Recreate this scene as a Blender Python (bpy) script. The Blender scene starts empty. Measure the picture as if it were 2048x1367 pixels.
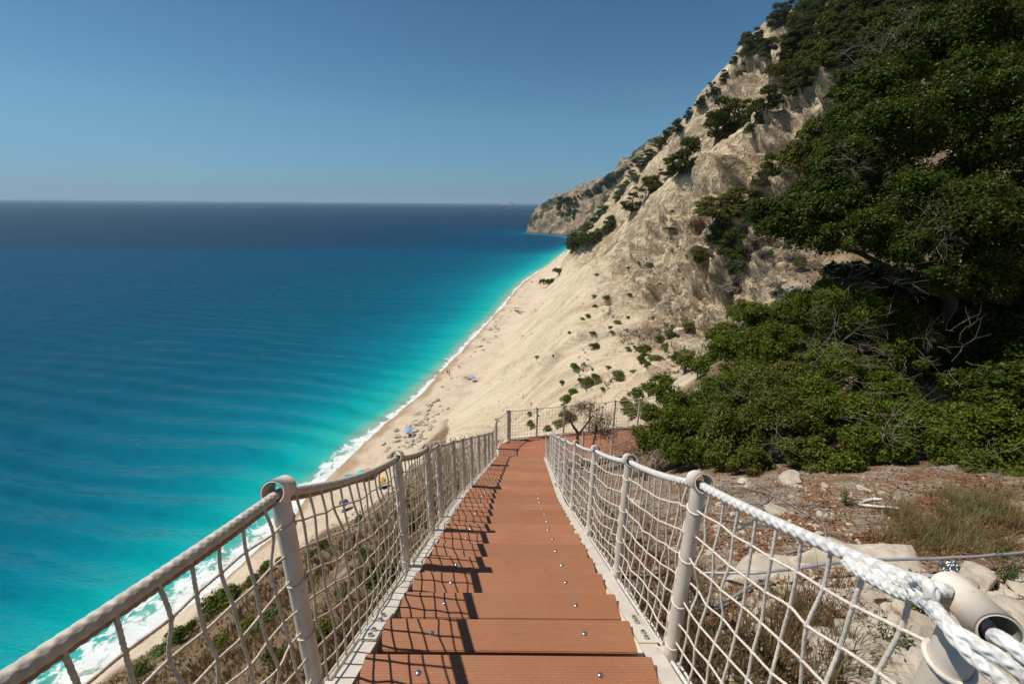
import bpy, math, random
import numpy as np
from mathutils import Vector, Matrix
from mathutils.bvhtree import BVHTree
rng = np.random.default_rng(11)
random.seed(11)
SC = bpy.context.scene
COL = SC.collection
H = 50.0                                   # eye height above the sea
PITCH = math.radians(18.1); ROLL = math.radians(0.5); FPX = 850.0
cp, sp = math.cos(PITCH), math.sin(PITCH)
f0 = np.array([0, cp, -sp]); u0 = np.array([0, sp, cp]); r0 = np.array([1.0, 0, 0])
RT = r0*math.cos(ROLL) + u0*math.sin(ROLL); UP = u0*math.cos(ROLL) - r0*math.sin(ROLL)
EYE = np.array([0, 0, H])

def ray(x, y):
    return f0 + (x-1024)/FPX*RT - (y-683.5)/FPX*UP
def at_z(x, y, z):
    d = ray(x, y); return EYE + d*((z-H)/d[2])
def at_F(x, y, F):
    d = ray(x, y); return EYE + d*(F/d[1])
def at_X(x, y, X):
    d = ray(x, y); return EYE + d*(X/d[0])
def at_Z(x, y, Z):
    return EYE + ray(x, y)*Z
def to_px(P):
    d = np.asarray(P, float)-EYE
    zc = d@f0
    return 1024+FPX*(d@RT)/zc, 683.5-FPX*(d@UP)/zc, zc

# ------------------------------------------------------------------ noise
def _h(ix, iy, iz, seed):
    n = (ix.astype(np.int64)*374761393 + iy.astype(np.int64)*668265263 + iz.astype(np.int64)*2147483647 + seed*974634777) & 0xffffffff
    n = ((n ^ (n >> 13))*1274126177) & 0xffffffff
    n = ((n ^ (n >> 16))*2246822519) & 0xffffffff
    return ((n ^ (n >> 15)) & 0xffffff).astype(np.float64)/0xffffff
def vnoise(x, y, z=None, seed=0):
    x = np.asarray(x, float); y = np.asarray(y, float)
    z = np.zeros_like(x) if z is None else np.asarray(z, float)
    xi, yi, zi = np.floor(x), np.floor(y), np.floor(z)
    fx, fy, fz = x-xi, y-yi, z-zi
    fx = fx*fx*fx*(fx*(fx*6-15)+10); fy = fy*fy*fy*(fy*(fy*6-15)+10); fz = fz*fz*fz*(fz*(fz*6-15)+10)
    r = 0
    for a in (0, 1):
        for b in (0, 1):
            for c in (0, 1):
                w = (fx if a else 1-fx)*(fy if b else 1-fy)*(fz if c else 1-fz)
                r = r + w*_h(xi+a, yi+b, zi+c, seed)
    return r*2-1
def fbm(x, y, z=None, octv=4, seed=0, gain=.5, ridge=False):
    t = 0; a = 1; s = 0; k = 1
    for i in range(octv):
        n = vnoise(x*k, y*k, None if z is None else z*k, seed+i*7)
        if ridge: n = 1-2*np.abs(n)
        t = t+a*n; s += a; a *= gain; k *= 2.03
    return t/s
def sstep(x, a, b):
    t = np.clip((x-a)/(b-a), 0, 1); return t*t*(3-2*t)

# ------------------------------------------------------------------ object helpers
def tag(o, label=None, cat=None, group=None, kind=None):
    if label: o['label'] = label
    if cat: o['category'] = cat
    if group: o['group'] = group
    if kind: o['kind'] = kind
    return o
def link(o, parent=None):
    COL.objects.link(o)
    if parent is not None: o.parent = parent
    return o
def empty(name, loc, label, cat, group=None, rot=(0, 0, 0), scale=None):
    o = bpy.data.objects.new(name, None); o.empty_display_size = .2
    o.location = loc; o.rotation_euler = rot
    if scale: o.scale = scale
    link(o); tag(o, label, cat, group); return o
def mesh_np(name, V, Fq, mat=None, smooth=False, attrs=None):
    me = bpy.data.meshes.new(name)
    V = np.ascontiguousarray(V, np.float32); Fq = np.ascontiguousarray(Fq, np.int32)
    n = Fq.shape[1]
    me.vertices.add(len(V)); me.vertices.foreach_set('co', V.ravel())
    me.loops.add(Fq.size); me.loops.foreach_set('vertex_index', Fq.ravel())
    me.polygons.add(len(Fq)); me.polygons.foreach_set('loop_start', np.arange(0, Fq.size, n, dtype=np.int32))
    if smooth: me.polygons.foreach_set('use_smooth', np.ones(len(Fq), bool))
    me.update(calc_edges=True)
    if attrs:
        for k, a in attrs.items():
            at = me.attributes.new(k, 'FLOAT', 'POINT'); at.data.foreach_set('value', np.ascontiguousarray(a, np.float32))
    if mat: me.materials.append(mat)
    return me
def obj(name, me, parent=None, loc=None):
    o = bpy.data.objects.new(name, me); link(o, parent)
    if loc is not None: o.location = loc
    return o
class MB:
    """collects mixed polygons"""
    def __init__(s): s.v = []; s.f = []
    def add(s, vs, fs):
        b = len(s.v); s.v += [tuple(map(float, p)) for p in vs]; s.f += [tuple(b+i for i in f) for f in fs]
    def hexa(s, p):          # 8 points: bottom 4, top 4
        s.add(p, [(0, 3, 2, 1), (4, 5, 6, 7), (0, 1, 5, 4), (1, 2, 6, 5), (2, 3, 7, 6), (3, 0, 4, 7)])
    def box(s, c, d, rz=0):
        cx, cy, cz = c; a, b, h = d[0]/2, d[1]/2, d[2]/2; C, S = math.cos(rz), math.sin(rz)
        p = []
        for z in (-h, h):
            for x, y in ((-a, -b), (a, -b), (a, b), (-a, b)):
                p.append((cx+x*C-y*S, cy+x*S+y*C, cz+z))
        s.hexa(p)
    def mesh(s, name, mat, smooth=False):
        me = bpy.data.meshes.new(name); me.from_pydata(s.v, [], s.f); me.materials.append(mat)
        if smooth: me.polygons.foreach_set('use_smooth', [True]*len(me.polygons))
        me.update(); return me
def bevel(o, w=.004, seg=2):
    m = o.modifiers.new('bevel', 'BEVEL'); m.width = w; m.segments = seg; m.limit_method = 'ANGLE'; return o

def tube_arrays(pts, rad, sides=6, braid=None, cap=True):
    P = np.asarray(pts, float); n = len(P)
    T = np.gradient(P, axis=0); T /= np.linalg.norm(T, axis=1)[:, None]+1e-12
    m = np.abs(T.mean(0)); ref = np.eye(3)[int(np.argmin(m))]
    N = np.cross(T, ref); N /= np.linalg.norm(N, axis=1)[:, None]+1e-12
    B = np.cross(T, N)
    th = np.arange(sides)/sides*2*math.pi
    R = np.broadcast_to(np.asarray(rad, float), (n,))[:, None]*np.ones((1, sides))
    if braid:
        kind, amp, per = braid
        s = np.concatenate([[0], np.cumsum(np.linalg.norm(np.diff(P, axis=0), axis=1))])[:, None]
        k = 2*math.pi/per
        if kind == 'twist': w = np.abs(np.cos(1.5*th[None]+k*s/2))
        else: w = np.maximum(np.cos(4*th[None]+k*s), np.cos(4*th[None]-k*s))
        R = R*(1+amp*(w-.5))
    V = P[:, None]+R[..., None]*(np.cos(th)[None, :, None]*N[:, None]+np.sin(th)[None, :, None]*B[:, None])
    i = np.arange(n-1)[:, None]*sides; j = np.arange(sides)[None]; j2 = (j+1) % sides
    F = np.stack([i+j, i+j2, i+j2+sides, i+j+sides], -1).reshape(-1, 4)
    return V.reshape(-1, 3), F
def tubes_mesh(name, lst, mat, smooth=True):
    VV = []; FF = []; b = 0
    for t in lst:
        V, F = tube_arrays(*t[:2], **(t[2] if len(t) > 2 else {}))
        VV.append(V); FF.append(F+b); b += len(V)
    return mesh_np(name, np.concatenate(VV), np.concatenate(FF), mat, smooth)
def resample(pts, step):
    P = np.asarray(pts, float); d = np.concatenate([[0], np.cumsum(np.linalg.norm(np.diff(P, axis=0), axis=1))])
    n = max(2, int(d[-1]/step)+1); t = np.linspace(0, d[-1], n)
    return np.stack([np.interp(t, d, P[:, k]) for k in range(3)], 1)
def smooth_path(pts, n=8):
    P = np.asarray(pts, float); out = []
    Q = np.vstack([2*P[0]-P[1], P, 2*P[-1]-P[-2]])
    for i in range(1, len(Q)-2):
        for k in range(n):
            t = k/n; a, b, c, d = Q[i-1], Q[i], Q[i+1], Q[i+2]
            out.append(.5*(2*b+(c-a)*t+(2*a-5*b+4*c-d)*t*t+(3*b-a-3*c+d)*t**3))
    out.append(P[-1]); return np.array(out)

# ------------------------------------------------------------------ materials
class NT:
    def __init__(s, name):
        s.m = bpy.data.materials.new(name); s.m.use_nodes = True; s.t = s.m.node_tree
        s.b = s.t.nodes['Principled BSDF']; s.out = s.t.nodes['Material Output']
        s.geo = None
    def n(s, ty, ins=None, **kw):
        nd = s.t.nodes.new(ty)
        for k, v in kw.items(): setattr(nd, k, v)
        for k, v in (ins or {}).items(): s.set(nd.inputs[k], v)
        return nd
    def set(s, i, v):
        if isinstance(v, bpy.types.NodeSocket): s.t.links.new(v, i)
        else:
            if hasattr(i.default_value, '__len__') and not isinstance(v, (int, float)) and len(v) == 3 and len(i.default_value) == 4: v = (*v, 1)
            i.default_value = v
    def pos(s):
        if not s.geo: s.geo = s.n('ShaderNodeNewGeometry')
        return s.geo.outputs['Position']
    def map(s, scale, rot=(0, 0, 0), vec=None):
        return s.n('ShaderNodeMapping', {'Vector': vec or s.pos(), 'Scale': scale, 'Rotation': rot}).outputs[0]
    def noise(s, scale, detail=4, rough=.55, vec=None, dist=0):
        return s.n('ShaderNodeTexNoise', {'Vector': vec or s.pos(), 'Scale': scale, 'Detail': detail, 'Roughness': rough, 'Distortion': dist}).outputs['Fac']
    def vor(s, scale, vec=None, out='Distance', feature='F1'):
        return s.n('ShaderNodeTexVoronoi', {'Vector': vec or s.pos(), 'Scale': scale}, feature=feature).outputs[out]
    def math(s, op, a, b=0.0, clamp=False):
        return s.n('ShaderNodeMath', {0: a, 1: b}, operation=op, use_clamp=clamp).outputs[0]
    def ramp(s, fac, stops):
        r = s.n('ShaderNodeValToRGB', {'Fac': fac}); e = r.color_ramp.elements
        while len(e) < len(stops): e.new(.5)
        for k, (p, c) in enumerate(stops):
            e[k].position = p; e[k].color = (*c, 1) if len(c) == 3 else c
        return r.outputs[0]
    def rng(s, fac, a, b, c=0.0, d=1.0):
        return s.n('ShaderNodeMapRange', {0: fac, 1: a, 2: b, 3: c, 4: d}).outputs[0]
    def mix(s, fac, a, b, mode='MIX'):
        m = s.n('ShaderNodeMix', data_type='RGBA', blend_type=mode)
        s.set(m.inputs[0], fac); s.set(m.inputs[6], a); s.set(m.inputs[7], b); return m.outputs[2]
    def attr(s, name): return s.n('ShaderNodeAttribute', attribute_name=name).outputs['Fac']
    def bump(s, h, strength=.5, dist=.01, prev=None):
        ins = {'Height': h, 'Strength': strength, 'Distance': dist}
        if prev is not None: ins['Normal'] = prev
        return s.n('ShaderNodeBump', ins).outputs[0]
    def fin(s, color=None, rough=None, normal=None, **kw):
        if color is not None: s.set(s.b.inputs['Base Color'], color)
        if rough is not None: s.set(s.b.inputs['Roughness'], rough)
        if normal is not None: s.set(s.b.inputs['Normal'], normal)
        for k, v in kw.items(): s.set(s.b.inputs[k.replace('_', ' ')], v)
        return s.m
def simple(name, col, rough=.6, metal=0, var=.12, scale=20, bump=0.0):
    t = NT(name); n = t.noise(scale, 5)
    c = t.ramp(n, [(.3, [x*(1-var) for x in col]), (.7, [min(1, x*(1+var)) for x in col])])
    nm = t.bump(n, bump, .01) if bump else None
    return t.fin(c, rough, nm, Metallic=metal)
M = {}
# terracotta composite boards with fine grooves across the flight
t = NT('terracotta_deck')
g = t.n('ShaderNodeTexWave', {'Vector': t.map((1, 1, 1)), 'Scale': 28.0, 'Distortion': .0}, wave_type='BANDS', bands_direction='Y').outputs['Fac']
n1 = t.noise(3, 6); n2 = t.noise(60, 3); n3 = t.noise(1.0, 2, vec=t.map((4, 40, 4)))
isl = t.n('ShaderNodeObjectInfo').outputs['Random']
c = t.ramp(n1, [(.3, (.37, .145, .060)), (.5, (.43, .172, .075)), (.72, (.48, .205, .096))])
c = t.mix(t.rng(n3, .45, .7, 0, .25), c, (.54, .25, .14)); c = t.mix(t.rng(n2, .55, .75, 0, .35), c, (.25, .09, .04))
c = t.mix(t.rng(isl, 0, 1, 0, .75), c, (.30, .118, .052)); c = t.mix(t.rng(t.noise(.9, 7, .7), .52, .68, 0, .3), c, (.54, .28, .16)); c = t.mix(t.rng(t.noise(170, 2), .66, .74, 0, .7), c, (.58, .44, .32)); c = t.mix(t.rng(g, .2, .0, 0, .55), c, (.16, .055, .028))
M['deck'] = t.fin(c, .62, t.bump(g, .7, .003))
t = NT('landing_deck')
n1 = t.noise(3, 6); isl = t.n('ShaderNodeNewGeometry').outputs['Random Per Island']
c = t.ramp(n1, [(.3, (.36, .135, .068)), (.7, (.46, .19, .10))]); c = t.mix(t.rng(isl, 0, 1, 0, .5), c, (.31, .115, .055))
M['deck2'] = t.fin(c, .65)
t = NT('cream_paint')
n = t.noise(9, 6); n2 = t.noise(70, 3)
c = t.ramp(n, [(.3, (.60, .52, .425)), (.6, (.72, .645, .55))]); c = t.mix(t.rng(t.noise(26, 8, .75), .60, .68, 0, .55), c, (.40, .27, .16)); c = t.mix(t.rng(t.noise(1.0, 5, .6, vec=t.map((14, 14, 2))), .55, .75, 0, .35), c, (.50, .41, .31)); c = t.mix(t.rng(n2, .62, .78, 0, .6), c, (.42, .33, .24))
M['cream'] = t.fin(c, .38, t.bump(n2, .08, .004))
t = NT('white_braid'); n = t.noise(45, 4); n2 = t.noise(400, 2)
c = t.ramp(n, [(.3, (.58, .54, .48)), (.65, (.76, .735, .70))])
M['white_rope'] = t.fin(c, .5, t.bump(n2, .3, .002), Sheen_Weight=.2)
t = NT('grey_twist'); n = t.noise(40, 4); n2 = t.noise(400, 2)
c = t.ramp(n, [(.3, (.46, .39, .31)), (.7, (.68, .61, .52))])
M['grey_rope'] = t.fin(c, .65, t.bump(n2, .3, .002))
M['tan_rope'] = simple('tan_rope', (.36, .235, .14), .85, var=.25, scale=60, bump=.4)
M['net'] = simple('net_cord', (.60, .50, .385), .75, var=.18, scale=50, bump=.3)
M['net_white'] = simple('net_cord_white', (.70, .62, .52), .7, var=.15, scale=50, bump=.3)
M['steel'] = simple('steel', (.55, .56, .58), .28, 1.0)
M['cable'] = simple('cable_grey', (.36, .37, .39), .5, .3, bump=.2)
M['hose'] = simple('hose_dark', (.085, .085, .09), .6)
M['pvc'] = simple('pvc_white', (.7, .66, .6), .5)

# ---- terrain
t = NT('hillside_ground')
soil = t.attr('soil'); rock = t.attr('rock'); h = t.attr('height'); near = t.attr('near'); crev = t.attr('crevice'); litter = t.attr('litter')
nl = t.noise(.035, 6, .6); nm = t.noise(.25, 8, .62, dist=.8); nf = t.noise(1.6, 8, .65); nn = t.noise(9, 8, .65)
dr = t.n('ShaderNodeVectorRotate', {'Vector': t.pos(), 'Angle': math.radians(13)}, rotation_type='Z_AXIS').outputs[0]
streak = t.noise(1.0, 6, .6, vec=t.map((.02, .35, .02), vec=dr))
sand = t.ramp(nm, [(.3, (.56, .435, .30)), (.5, (.64, .51, .37)), (.7, (.69, .56, .42))])
sand = t.mix(t.rng(t.noise(.12, 4), .52, .62, 0, .5), sand, (.46, .36, .27))
wet = t.rng(t.math('ADD', h, t.math('MULTIPLY', t.noise(.15, 3), .8)), .50, .72)
sand = t.mix(wet, (.42, .29, .175), sand)
scr = t.ramp(streak, [(.3, (.50, .385, .255)), (.5, (.635, .51, .36)), (.7, (.70, .58, .42))])
scr = t.mix(t.rng(nf, .56, .7, 0, .5), scr, (.36, .27, .17))
nmr = t.noise(1.0, 8, .64, vec=t.map((.09, .30, .11), vec=dr), dist=.5)
clf = t.ramp(nmr, [(.24, (.48, .36, .225)), (.38, (.67, .535, .365)), (.55, (.76, .625, .445)), (.75, (.80, .69, .52))])
clf = t.mix(t.rng(nl, .50, .64, 0, .8), clf, (.58, .41, .25)); clf = t.mix(1.0, clf, (1.0, .97, .90), 'MULTIPLY')
scr = t.mix(t.rng(t.noise(1.0, 5, .6, vec=t.map((.05, 1.1, .05), vec=dr)), .54, .66, 0, .55), scr, (.46, .34, .215))
clf = t.mix(t.rng(nf, .60, .74, 0, .7), clf, (.27, .20, .13))
clf = t.mix(t.rng(streak, .55, .7, 0, .5), clf, (.47, .37, .24))
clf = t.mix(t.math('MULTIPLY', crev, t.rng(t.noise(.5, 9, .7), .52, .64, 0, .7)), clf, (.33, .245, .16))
clf = t.mix(t.rng(t.noise(1.0, 6, .65, vec=t.map((.05, .05, .55))), .52, .64, 0, .45), clf, (.34, .26, .17))
c = t.mix(rock, scr, clf)
c = t.mix(t.rng(h, 1.6, 4.0), sand, c)
so = t.ramp(nn, [(.3, (.07, .045, .025)), (.45, (.16, .10, .053)), (.58, (.25, .165, .095)), (.74, (.42, .34, .25))])
so = t.mix(t.rng(nf, .5, .66, 0, .65), so, (.34, .22, .11))
so = t.mix(t.rng(nm, .55, .68, 0, .7), so, (.115, .12, .045))
so = t.mix(t.rng(t.noise(.7, 5), .56, .64, 0, .6), so, (.42, .36, .29))
peb = t.vor(38, vec=t.n('ShaderNodeVectorMath', {0: t.pos(), 1: t.n('ShaderNodeTexNoise', {'Vector': t.pos(), 'Scale': 9.0}).outputs['Color']}, operation='ADD').outputs[0]); gcol = t.n('ShaderNodeTexNoise', {'Vector': t.pos(), 'Scale': 30.0, 'Detail': 6.0, 'Roughness': .7}).outputs['Color']
gr = t.ramp(t.n('ShaderNodeSeparateColor', {0: gcol}).outputs[0], [(.3, (.20, .14, .09)), (.5, (.40, .32, .24)), (.68, (.58, .51, .42))])
gr = t.mix(t.rng(peb, .4, .8, 0, .5), gr, (.16, .11, .075))
gr = t.mix(t.rng(t.noise(2.3, 9, .7), .47, .56, 0, .8), gr, (.27, .135, .062))
so = t.mix(litter, so, gr)
c = t.mix(soil, c, so)
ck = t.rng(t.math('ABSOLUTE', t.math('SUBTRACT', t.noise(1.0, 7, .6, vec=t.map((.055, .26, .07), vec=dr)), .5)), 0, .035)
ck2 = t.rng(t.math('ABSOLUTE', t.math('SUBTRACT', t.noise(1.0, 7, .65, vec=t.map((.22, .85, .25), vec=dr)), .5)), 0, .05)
c = t.mix(t.math('MULTIPLY', crev, t.rng(ck, 0, .5, .25, 0)), c, (.24, .18, .115))  # crack shade painted into the rock colour, together with some dirt staining
b0 = t.bump(ck, t.math('MULTIPLY', crev, .9), 2.2); b0 = t.bump(ck2, t.math('MULTIPLY', rock, .8), .7, b0)
b0 = t.bump(streak, t.math('MULTIPLY', t.math('SUBTRACT', 1.0, soil), .7), .8, b0); b1 = t.bump(nmr, t.math('MULTIPLY', rock, .9), 2.4, b0); b1 = t.bump(nm, .4, 1.0, b1); b2 = t.bump(nf, .7, .6, b1); b3 = t.bump(nn, .5, .05, b2)
b4 = t.bump(peb, t.math('MULTIPLY', litter, -.8), .02, b3)
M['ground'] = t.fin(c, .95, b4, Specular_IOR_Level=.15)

t = NT('headland_rock')
nl = t.noise(.02, 5, .6); nm = t.noise(.09, 9, .65); nf = t.noise(.5, 6, .65)
c = t.ramp(nm, [(.3, (.17, .115, .07)), (.45, (.33, .235, .145)), (.58, (.45, .335, .215)), (.75, (.53, .415, .28))])
c = t.mix(t.rng(nf, .52, .68, 0, .7), c, (.17, .13, .10))
hz = t.n('ShaderNodeSeparateXYZ', {0: t.pos()}).outputs[2]
c = t.mix(t.rng(hz, 1.0, 5.0), (.09, .07, .06), c)
c = t.mix(t.rng(t.noise(.035, 7, .65), .49, .56), c, (.06, .07, .028))
M['headland'] = t.fin(c, .95, t.bump(nm, .9, 6))

# ---- sea
t = NT('sea_water')
sh = t.attr('shore'); lg = t.attr('logshore')
w1 = t.noise(.9, 5, .6, vec=t.map((.035, .11, 1), (0, 0, .35)))
w2 = t.noise(1.0, 4, .6, vec=t.map((.006, .02, 1), (0, 0, .3)))
w3 = t.noise(1.0, 3, .55, vec=t.map((.0016, .0011, 1), (0, 0, .5)))
lgd = t.math('ADD', lg, t.math('MULTIPLY', t.math('SUBTRACT', w1, .5), .06))
lgd = t.math('ADD', lgd, t.math('MULTIPLY', t.math('SUBTRACT', w2, .5), .10))
lgd = t.math('ADD', lgd, t.math('MULTIPLY', t.math('SUBTRACT', w3, .5), .10))
# logshore = log10(dist+1)/4 ; 3m=.15 10m=.26 30m=.37 100m=.50 300m=.62 1km=.75 3km=.87
c = t.ramp(lgd, [(.0, (.36, .33, .22)), (.13, (.22, .38, .30)), (.20, (.02, .39, .345)), (.275, (.0, .31, .325)), (.338, (.0, .19, .255)), (.392, (.0, .132, .203)), (.458, (.0, .086, .152)), (.55, (.0, .062, .132)), (.68, (.0, .050, .112)), (.78, (.004, .036, .082)), (.92, (.008, .036, .07))])
fn = t.noise(.55, 8, .7, dist=.6); fn2 = t.noise(.06, 4)
py = t.n('ShaderNodeSeparateXYZ', {0: t.pos()}).outputs[1]
fw = t.math('MULTIPLY', t.rng(fn2, .3, .7, .30, 1.25), t.rng(py, 45, 100, 8.5, 2.3))
fw = t.math('MULTIPLY', fw, t.rng(py, 200, 380, 1.0, 1.25))
edge = t.math('DIVIDE', sh, fw)
ff = t.math('SUBTRACT', t.rng(fn, .33, .66, .0, 1.5), edge)
foam = t.rng(ff, -.02, .30)
c = t.mix(foam, c, (.74, .76, .74))
wb = t.n('ShaderNodeTexWave', {'Vector': t.map((.10, .17, 1), (0, 0, .33)), 'Scale': .24, 'Distortion': 8.0, 'Detail': 4.0, 'Detail Scale': .8}, wave_type='BANDS', bands_direction='Y').outputs['Fac']
b1 = t.bump(wb, .55, 2.2)
b2 = t.bump(t.noise(1.0, 5, .6, vec=t.map((.09, .30, 1), (0, 0, .3))), .5, 1.5, b1)
b3 = t.bump(t.noise(1.0, 6, .62, vec=t.map((.7, 1.6, 1), (0, 0, .25))), .35, .10, b2)
wm = t.math('ADD', t.math('MULTIPLY', wb, .6), t.math('MULTIPLY', t.noise(1.0, 5, .6, vec=t.map((.09, .30, 1), (0, 0, .3))), .4))
M['sea'] = t.fin(c, t.mix(foam, (.42,)*3, (.8,)*3), b3, Specular_IOR_Level=.05, IOR=1.33)

def leaf_mat(name, dark, mid, light, rough=.5, trans=.25, dead=None, spec=.35):
    t = NT(name)
    g = t.n('ShaderNodeNewGeometry'); r = g.outputs['Random Per Island']
    n = t.noise(1.1, 3)
    c = t.ramp(r, [(0, dark), (.55, mid), (.95, light), (1.0, dead or light)])
    c = t.mix(t.rng(n, .35, .65, 0, .45), c, dark)
    oi = t.n('ShaderNodeObjectInfo').outputs['Random']
    c = t.mix(t.rng(oi, 0, 1, 0, .25), c, mid)
    t.fin(c, rough, Specular_IOR_Level=spec)
    tr = t.n('ShaderNodeBsdfTranslucent', {'Color': c}); mx = t.n('ShaderNodeMixShader', {0: trans, 1: t.b.outputs[0], 2: tr.outputs[0]})
    t.t.links.new(mx.outputs[0], t.out.inputs[0]); return t.m
M['oak'] = leaf_mat('oak_leaf', (.026, .040, .004), (.058, .086, .007), (.16, .185, .018), .5, .3, (.30, .15, .04), .18)
M['bush'] = leaf_mat('bush_leaf', (.050, .070, .006), (.105, .145, .011), (.25, .275, .030), .5, .32, (.28, .14, .04), .18)
M['bush_olive'] = leaf_mat('olive_leaf', (.06, .066, .010), (.13, .135, .020), (.26, .25, .05), .55, .3, (.30, .17, .06), .15)
M['pine'] = leaf_mat('pine_needle', (.030, .040, .007), (.058, .070, .010), (.11, .118, .018), .8, .1, None, .08)
M['pine2'] = leaf_mat('pine_needle_light', (.045, .052, .008), (.085, .092, .013), (.15, .145, .022), .8, .1, None, .08)
M['tuft'] = leaf_mat('tuft_leaf', (.06, .09, .015), (.105, .15, .025), (.17, .21, .045), .6, .15)
M['dry'] = leaf_mat('dry_leaf', (.08, .042, .018), (.19, .105, .040), (.34, .21, .085), .8, .2)
M['drygrey'] = leaf_mat('dry_grey_brush', (.10, .08, .06), (.18, .145, .115), (.28, .24, .19), .85, .1)
M['grass'] = leaf_mat('dry_grass', (.12, .072, .026), (.26, .165, .06), (.42, .29, .12), .8, .25)
M['greengrass'] = leaf_mat('green_grass', (.08, .085, .03), (.16, .16, .055), (.30, .25, .11), .75, .25)
M['litter'] = leaf_mat('litter_leaf', (.13, .05, .02), (.28, .115, .042), (.42, .20, .08), .8, .1)
M['bark'] = simple('bark', (.10, .075, .055), .9, var=.3, bump=.6)
M['twig'] = simple('dead_twig', (.22, .175, .135), .85, var=.3)
M['twigdark'] = simple('dark_twig', (.12, .085, .06), .85, var=.3)
t = NT('limestone'); n = t.noise(5, 8, .65); n2 = t.noise(.7, 4); oi = t.n('ShaderNodeObjectInfo').outputs['Random']
c = t.ramp(n, [(.3, (.36, .29, .21)), (.5, (.52, .44, .34)), (.7, (.62, .55, .45))]); c = t.mix(t.rng(oi, .3, 1, 0, .45), c, (.30, .25, .20))
c = t.mix(t.rng(t.noise(22, 8, .7), .55, .7, 0, .6), c, (.22, .17, .12))
M['stone'] = t.fin(c, .92, t.bump(t.noise(28, 8, .7), .6, .012, t.bump(n, .7, .04)), Specular_IOR_Level=.2)
M['concrete'] = simple('concrete_lump', (.50, .42, .33), .95, var=.2, scale=9, bump=.8)

# ------------------------------------------------------------------ staircase path
KF = 4.5
def cx(F): return np.where(np.asarray(F) > KF, .05*(np.asarray(F)-KF), 0.0)-.005
def zs(F): return H-(1.11+.538*np.asarray(F, float))
F0, RUN = 1.29, .285
NT_ = 31
LAND_Z = float(zs(F0+RUN*NT_))
FL = F0+RUN*(NT_-1)      # far edge of last tread
WD = np.array([.976, .216]); ND = np.array([-.216, .976])       # walkway direction, its normal
OUT0 = np.array([-.06, 10.90]); IN0 = np.array([.87, 9.62])

# ------------------------------------------------------------------ terrain control points
S_px = [(170, 1367), (270, 1290), (370, 1215), (440, 1165), (500, 1110), (545, 1075), (580, 1035), (620, 985), (660, 952), (700, 912), (740, 872), (790, 832), (830, 797), (880, 747), (920, 705), (960, 660), (1000, 620), (1030, 582), (1050, 562), (1080, 541), (1105, 526)]
S = [(-60., -40.), (-56., -10.), (-53., 12.)]+[tuple(at_z(x, y, 0)[:2]) for x, y in S_px]
S2 = [tuple(at_z(x, y, 0)[:2]) for x, y in [(1118, 514), (1133, 500), (1146, 487), (1150, 479), (1130, 473), (1100, 470), (1075, 468), (1052, 466)]]
ctrl = []
for i, (a, b) in enumerate(S):
    ctrl.append((a, b, 0))
    if i % 2 == 0: ctrl += [(a-9, b+2, -2.2), (a-40, b+10, -7), (a-150, b+40, -7)]
I_px = [(260, 1322), (390, 1227), (490, 1157), (570, 1107), (690, 1032), (790, 967), (860, 880), (905, 825), (960, 765), (1010, 695), (1060, 614), (1098, 566)]
I = [(-50., -40.), (-48., -8.), (-45., 12.)]+[tuple(at_z(x, y, 1.8)[:2]) for x, y in I_px]
ctrl += [(a, b, 1.8) for a, b in I]
ctrl += [(-29, 29, 10), (-21.6, 26.7, 19), (-5, 21, 33.2), (-2.4, 18.7, 36), (-8.8, 52, 17), (0, 40, 22.5), (0, 68, 9.5), (0, 25, 32), (-6, 8.7, 38.3), (-1.6, 3.8, 45.5), (-15, 10, 28), (-30, 5, 17), (-25, 15, 20), (-10, 0, 36), (-3, 0, 45.3), (-12, -15, 40), (-30, -15, 25), (0, -8, 52.5), (0, -3, 50.0),
         (0, 1, 47.9), (0, 3, 46.7), (0, 5, 45.5), (0, 8, 43.9), (0, 11, 42.7), (-1.3, 2, 46.2), (-1.3, 0, 47.3), (-1.3, 6, 44.0), (-1.3, 10, 41.9), (0.3, 13, 40.8), (-1.5, 13, 39.6),
         (1.2, 1.7, 47.5), (2.2, 3.2, 46.9), (3.7, 2.87, 47.2), (2, 1.86, 47.6), (5.4, 4.4, 46.8), (4.8, 5.1, 46.4), (3.9, 5.9, 45.8), (3.25, 8.6, 44.3), (1.5, 6, 45.1), (1.2, 9, 43.7), (2, 11, 42.7), (4, 11.8, 42.8), (6, 12, 43.4), (3, 14, 40.2), (6, 15, 41), (1, 15, 39.8), (4, 0, 48.2), (6, 1, 48.0), (4, -5, 50.5), (10, -5, 51.5),
         (6.3, 7.2, 45.6), (8, 6, 46.6), (8, 10, 45.0), (12, 8, 48.5), (13, 12, 47), (20, 12, 55), (20, 17, 51), (30, 10, 70), (30, 24, 58), (20, 0, 57), (50, 10, 92), (50, 30, 83),
         (11, 20, 42), (17, 30, 40), (9, 30, 34.5), (14, 40, 31), (28, 40, 42), (45, 40, 64), (70, 40, 98), (10, 60, 18), (21, 60, 26), (31, 57, 37), (50, 60, 64), (80, 60, 103),
         (-5, 80, 8), (10, 80, 22), (30, 80, 41), (60, 80, 80), (90, 80, 115), (12, 120, 17), (32, 120, 38), (72, 120, 88), (110, 120, 128),
         (20, 160, 19), (50, 160, 48), (90, 160, 96), (130, 160, 138), (28, 200, 18), (48, 200, 40), (88, 200, 88), (125, 200, 124), (155, 200, 145),
         (45, 280, 20), (65, 280, 40), (100, 280, 76), (140, 280, 110), (58, 340, 18), (80, 340, 42), (110, 340, 76)]
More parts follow.
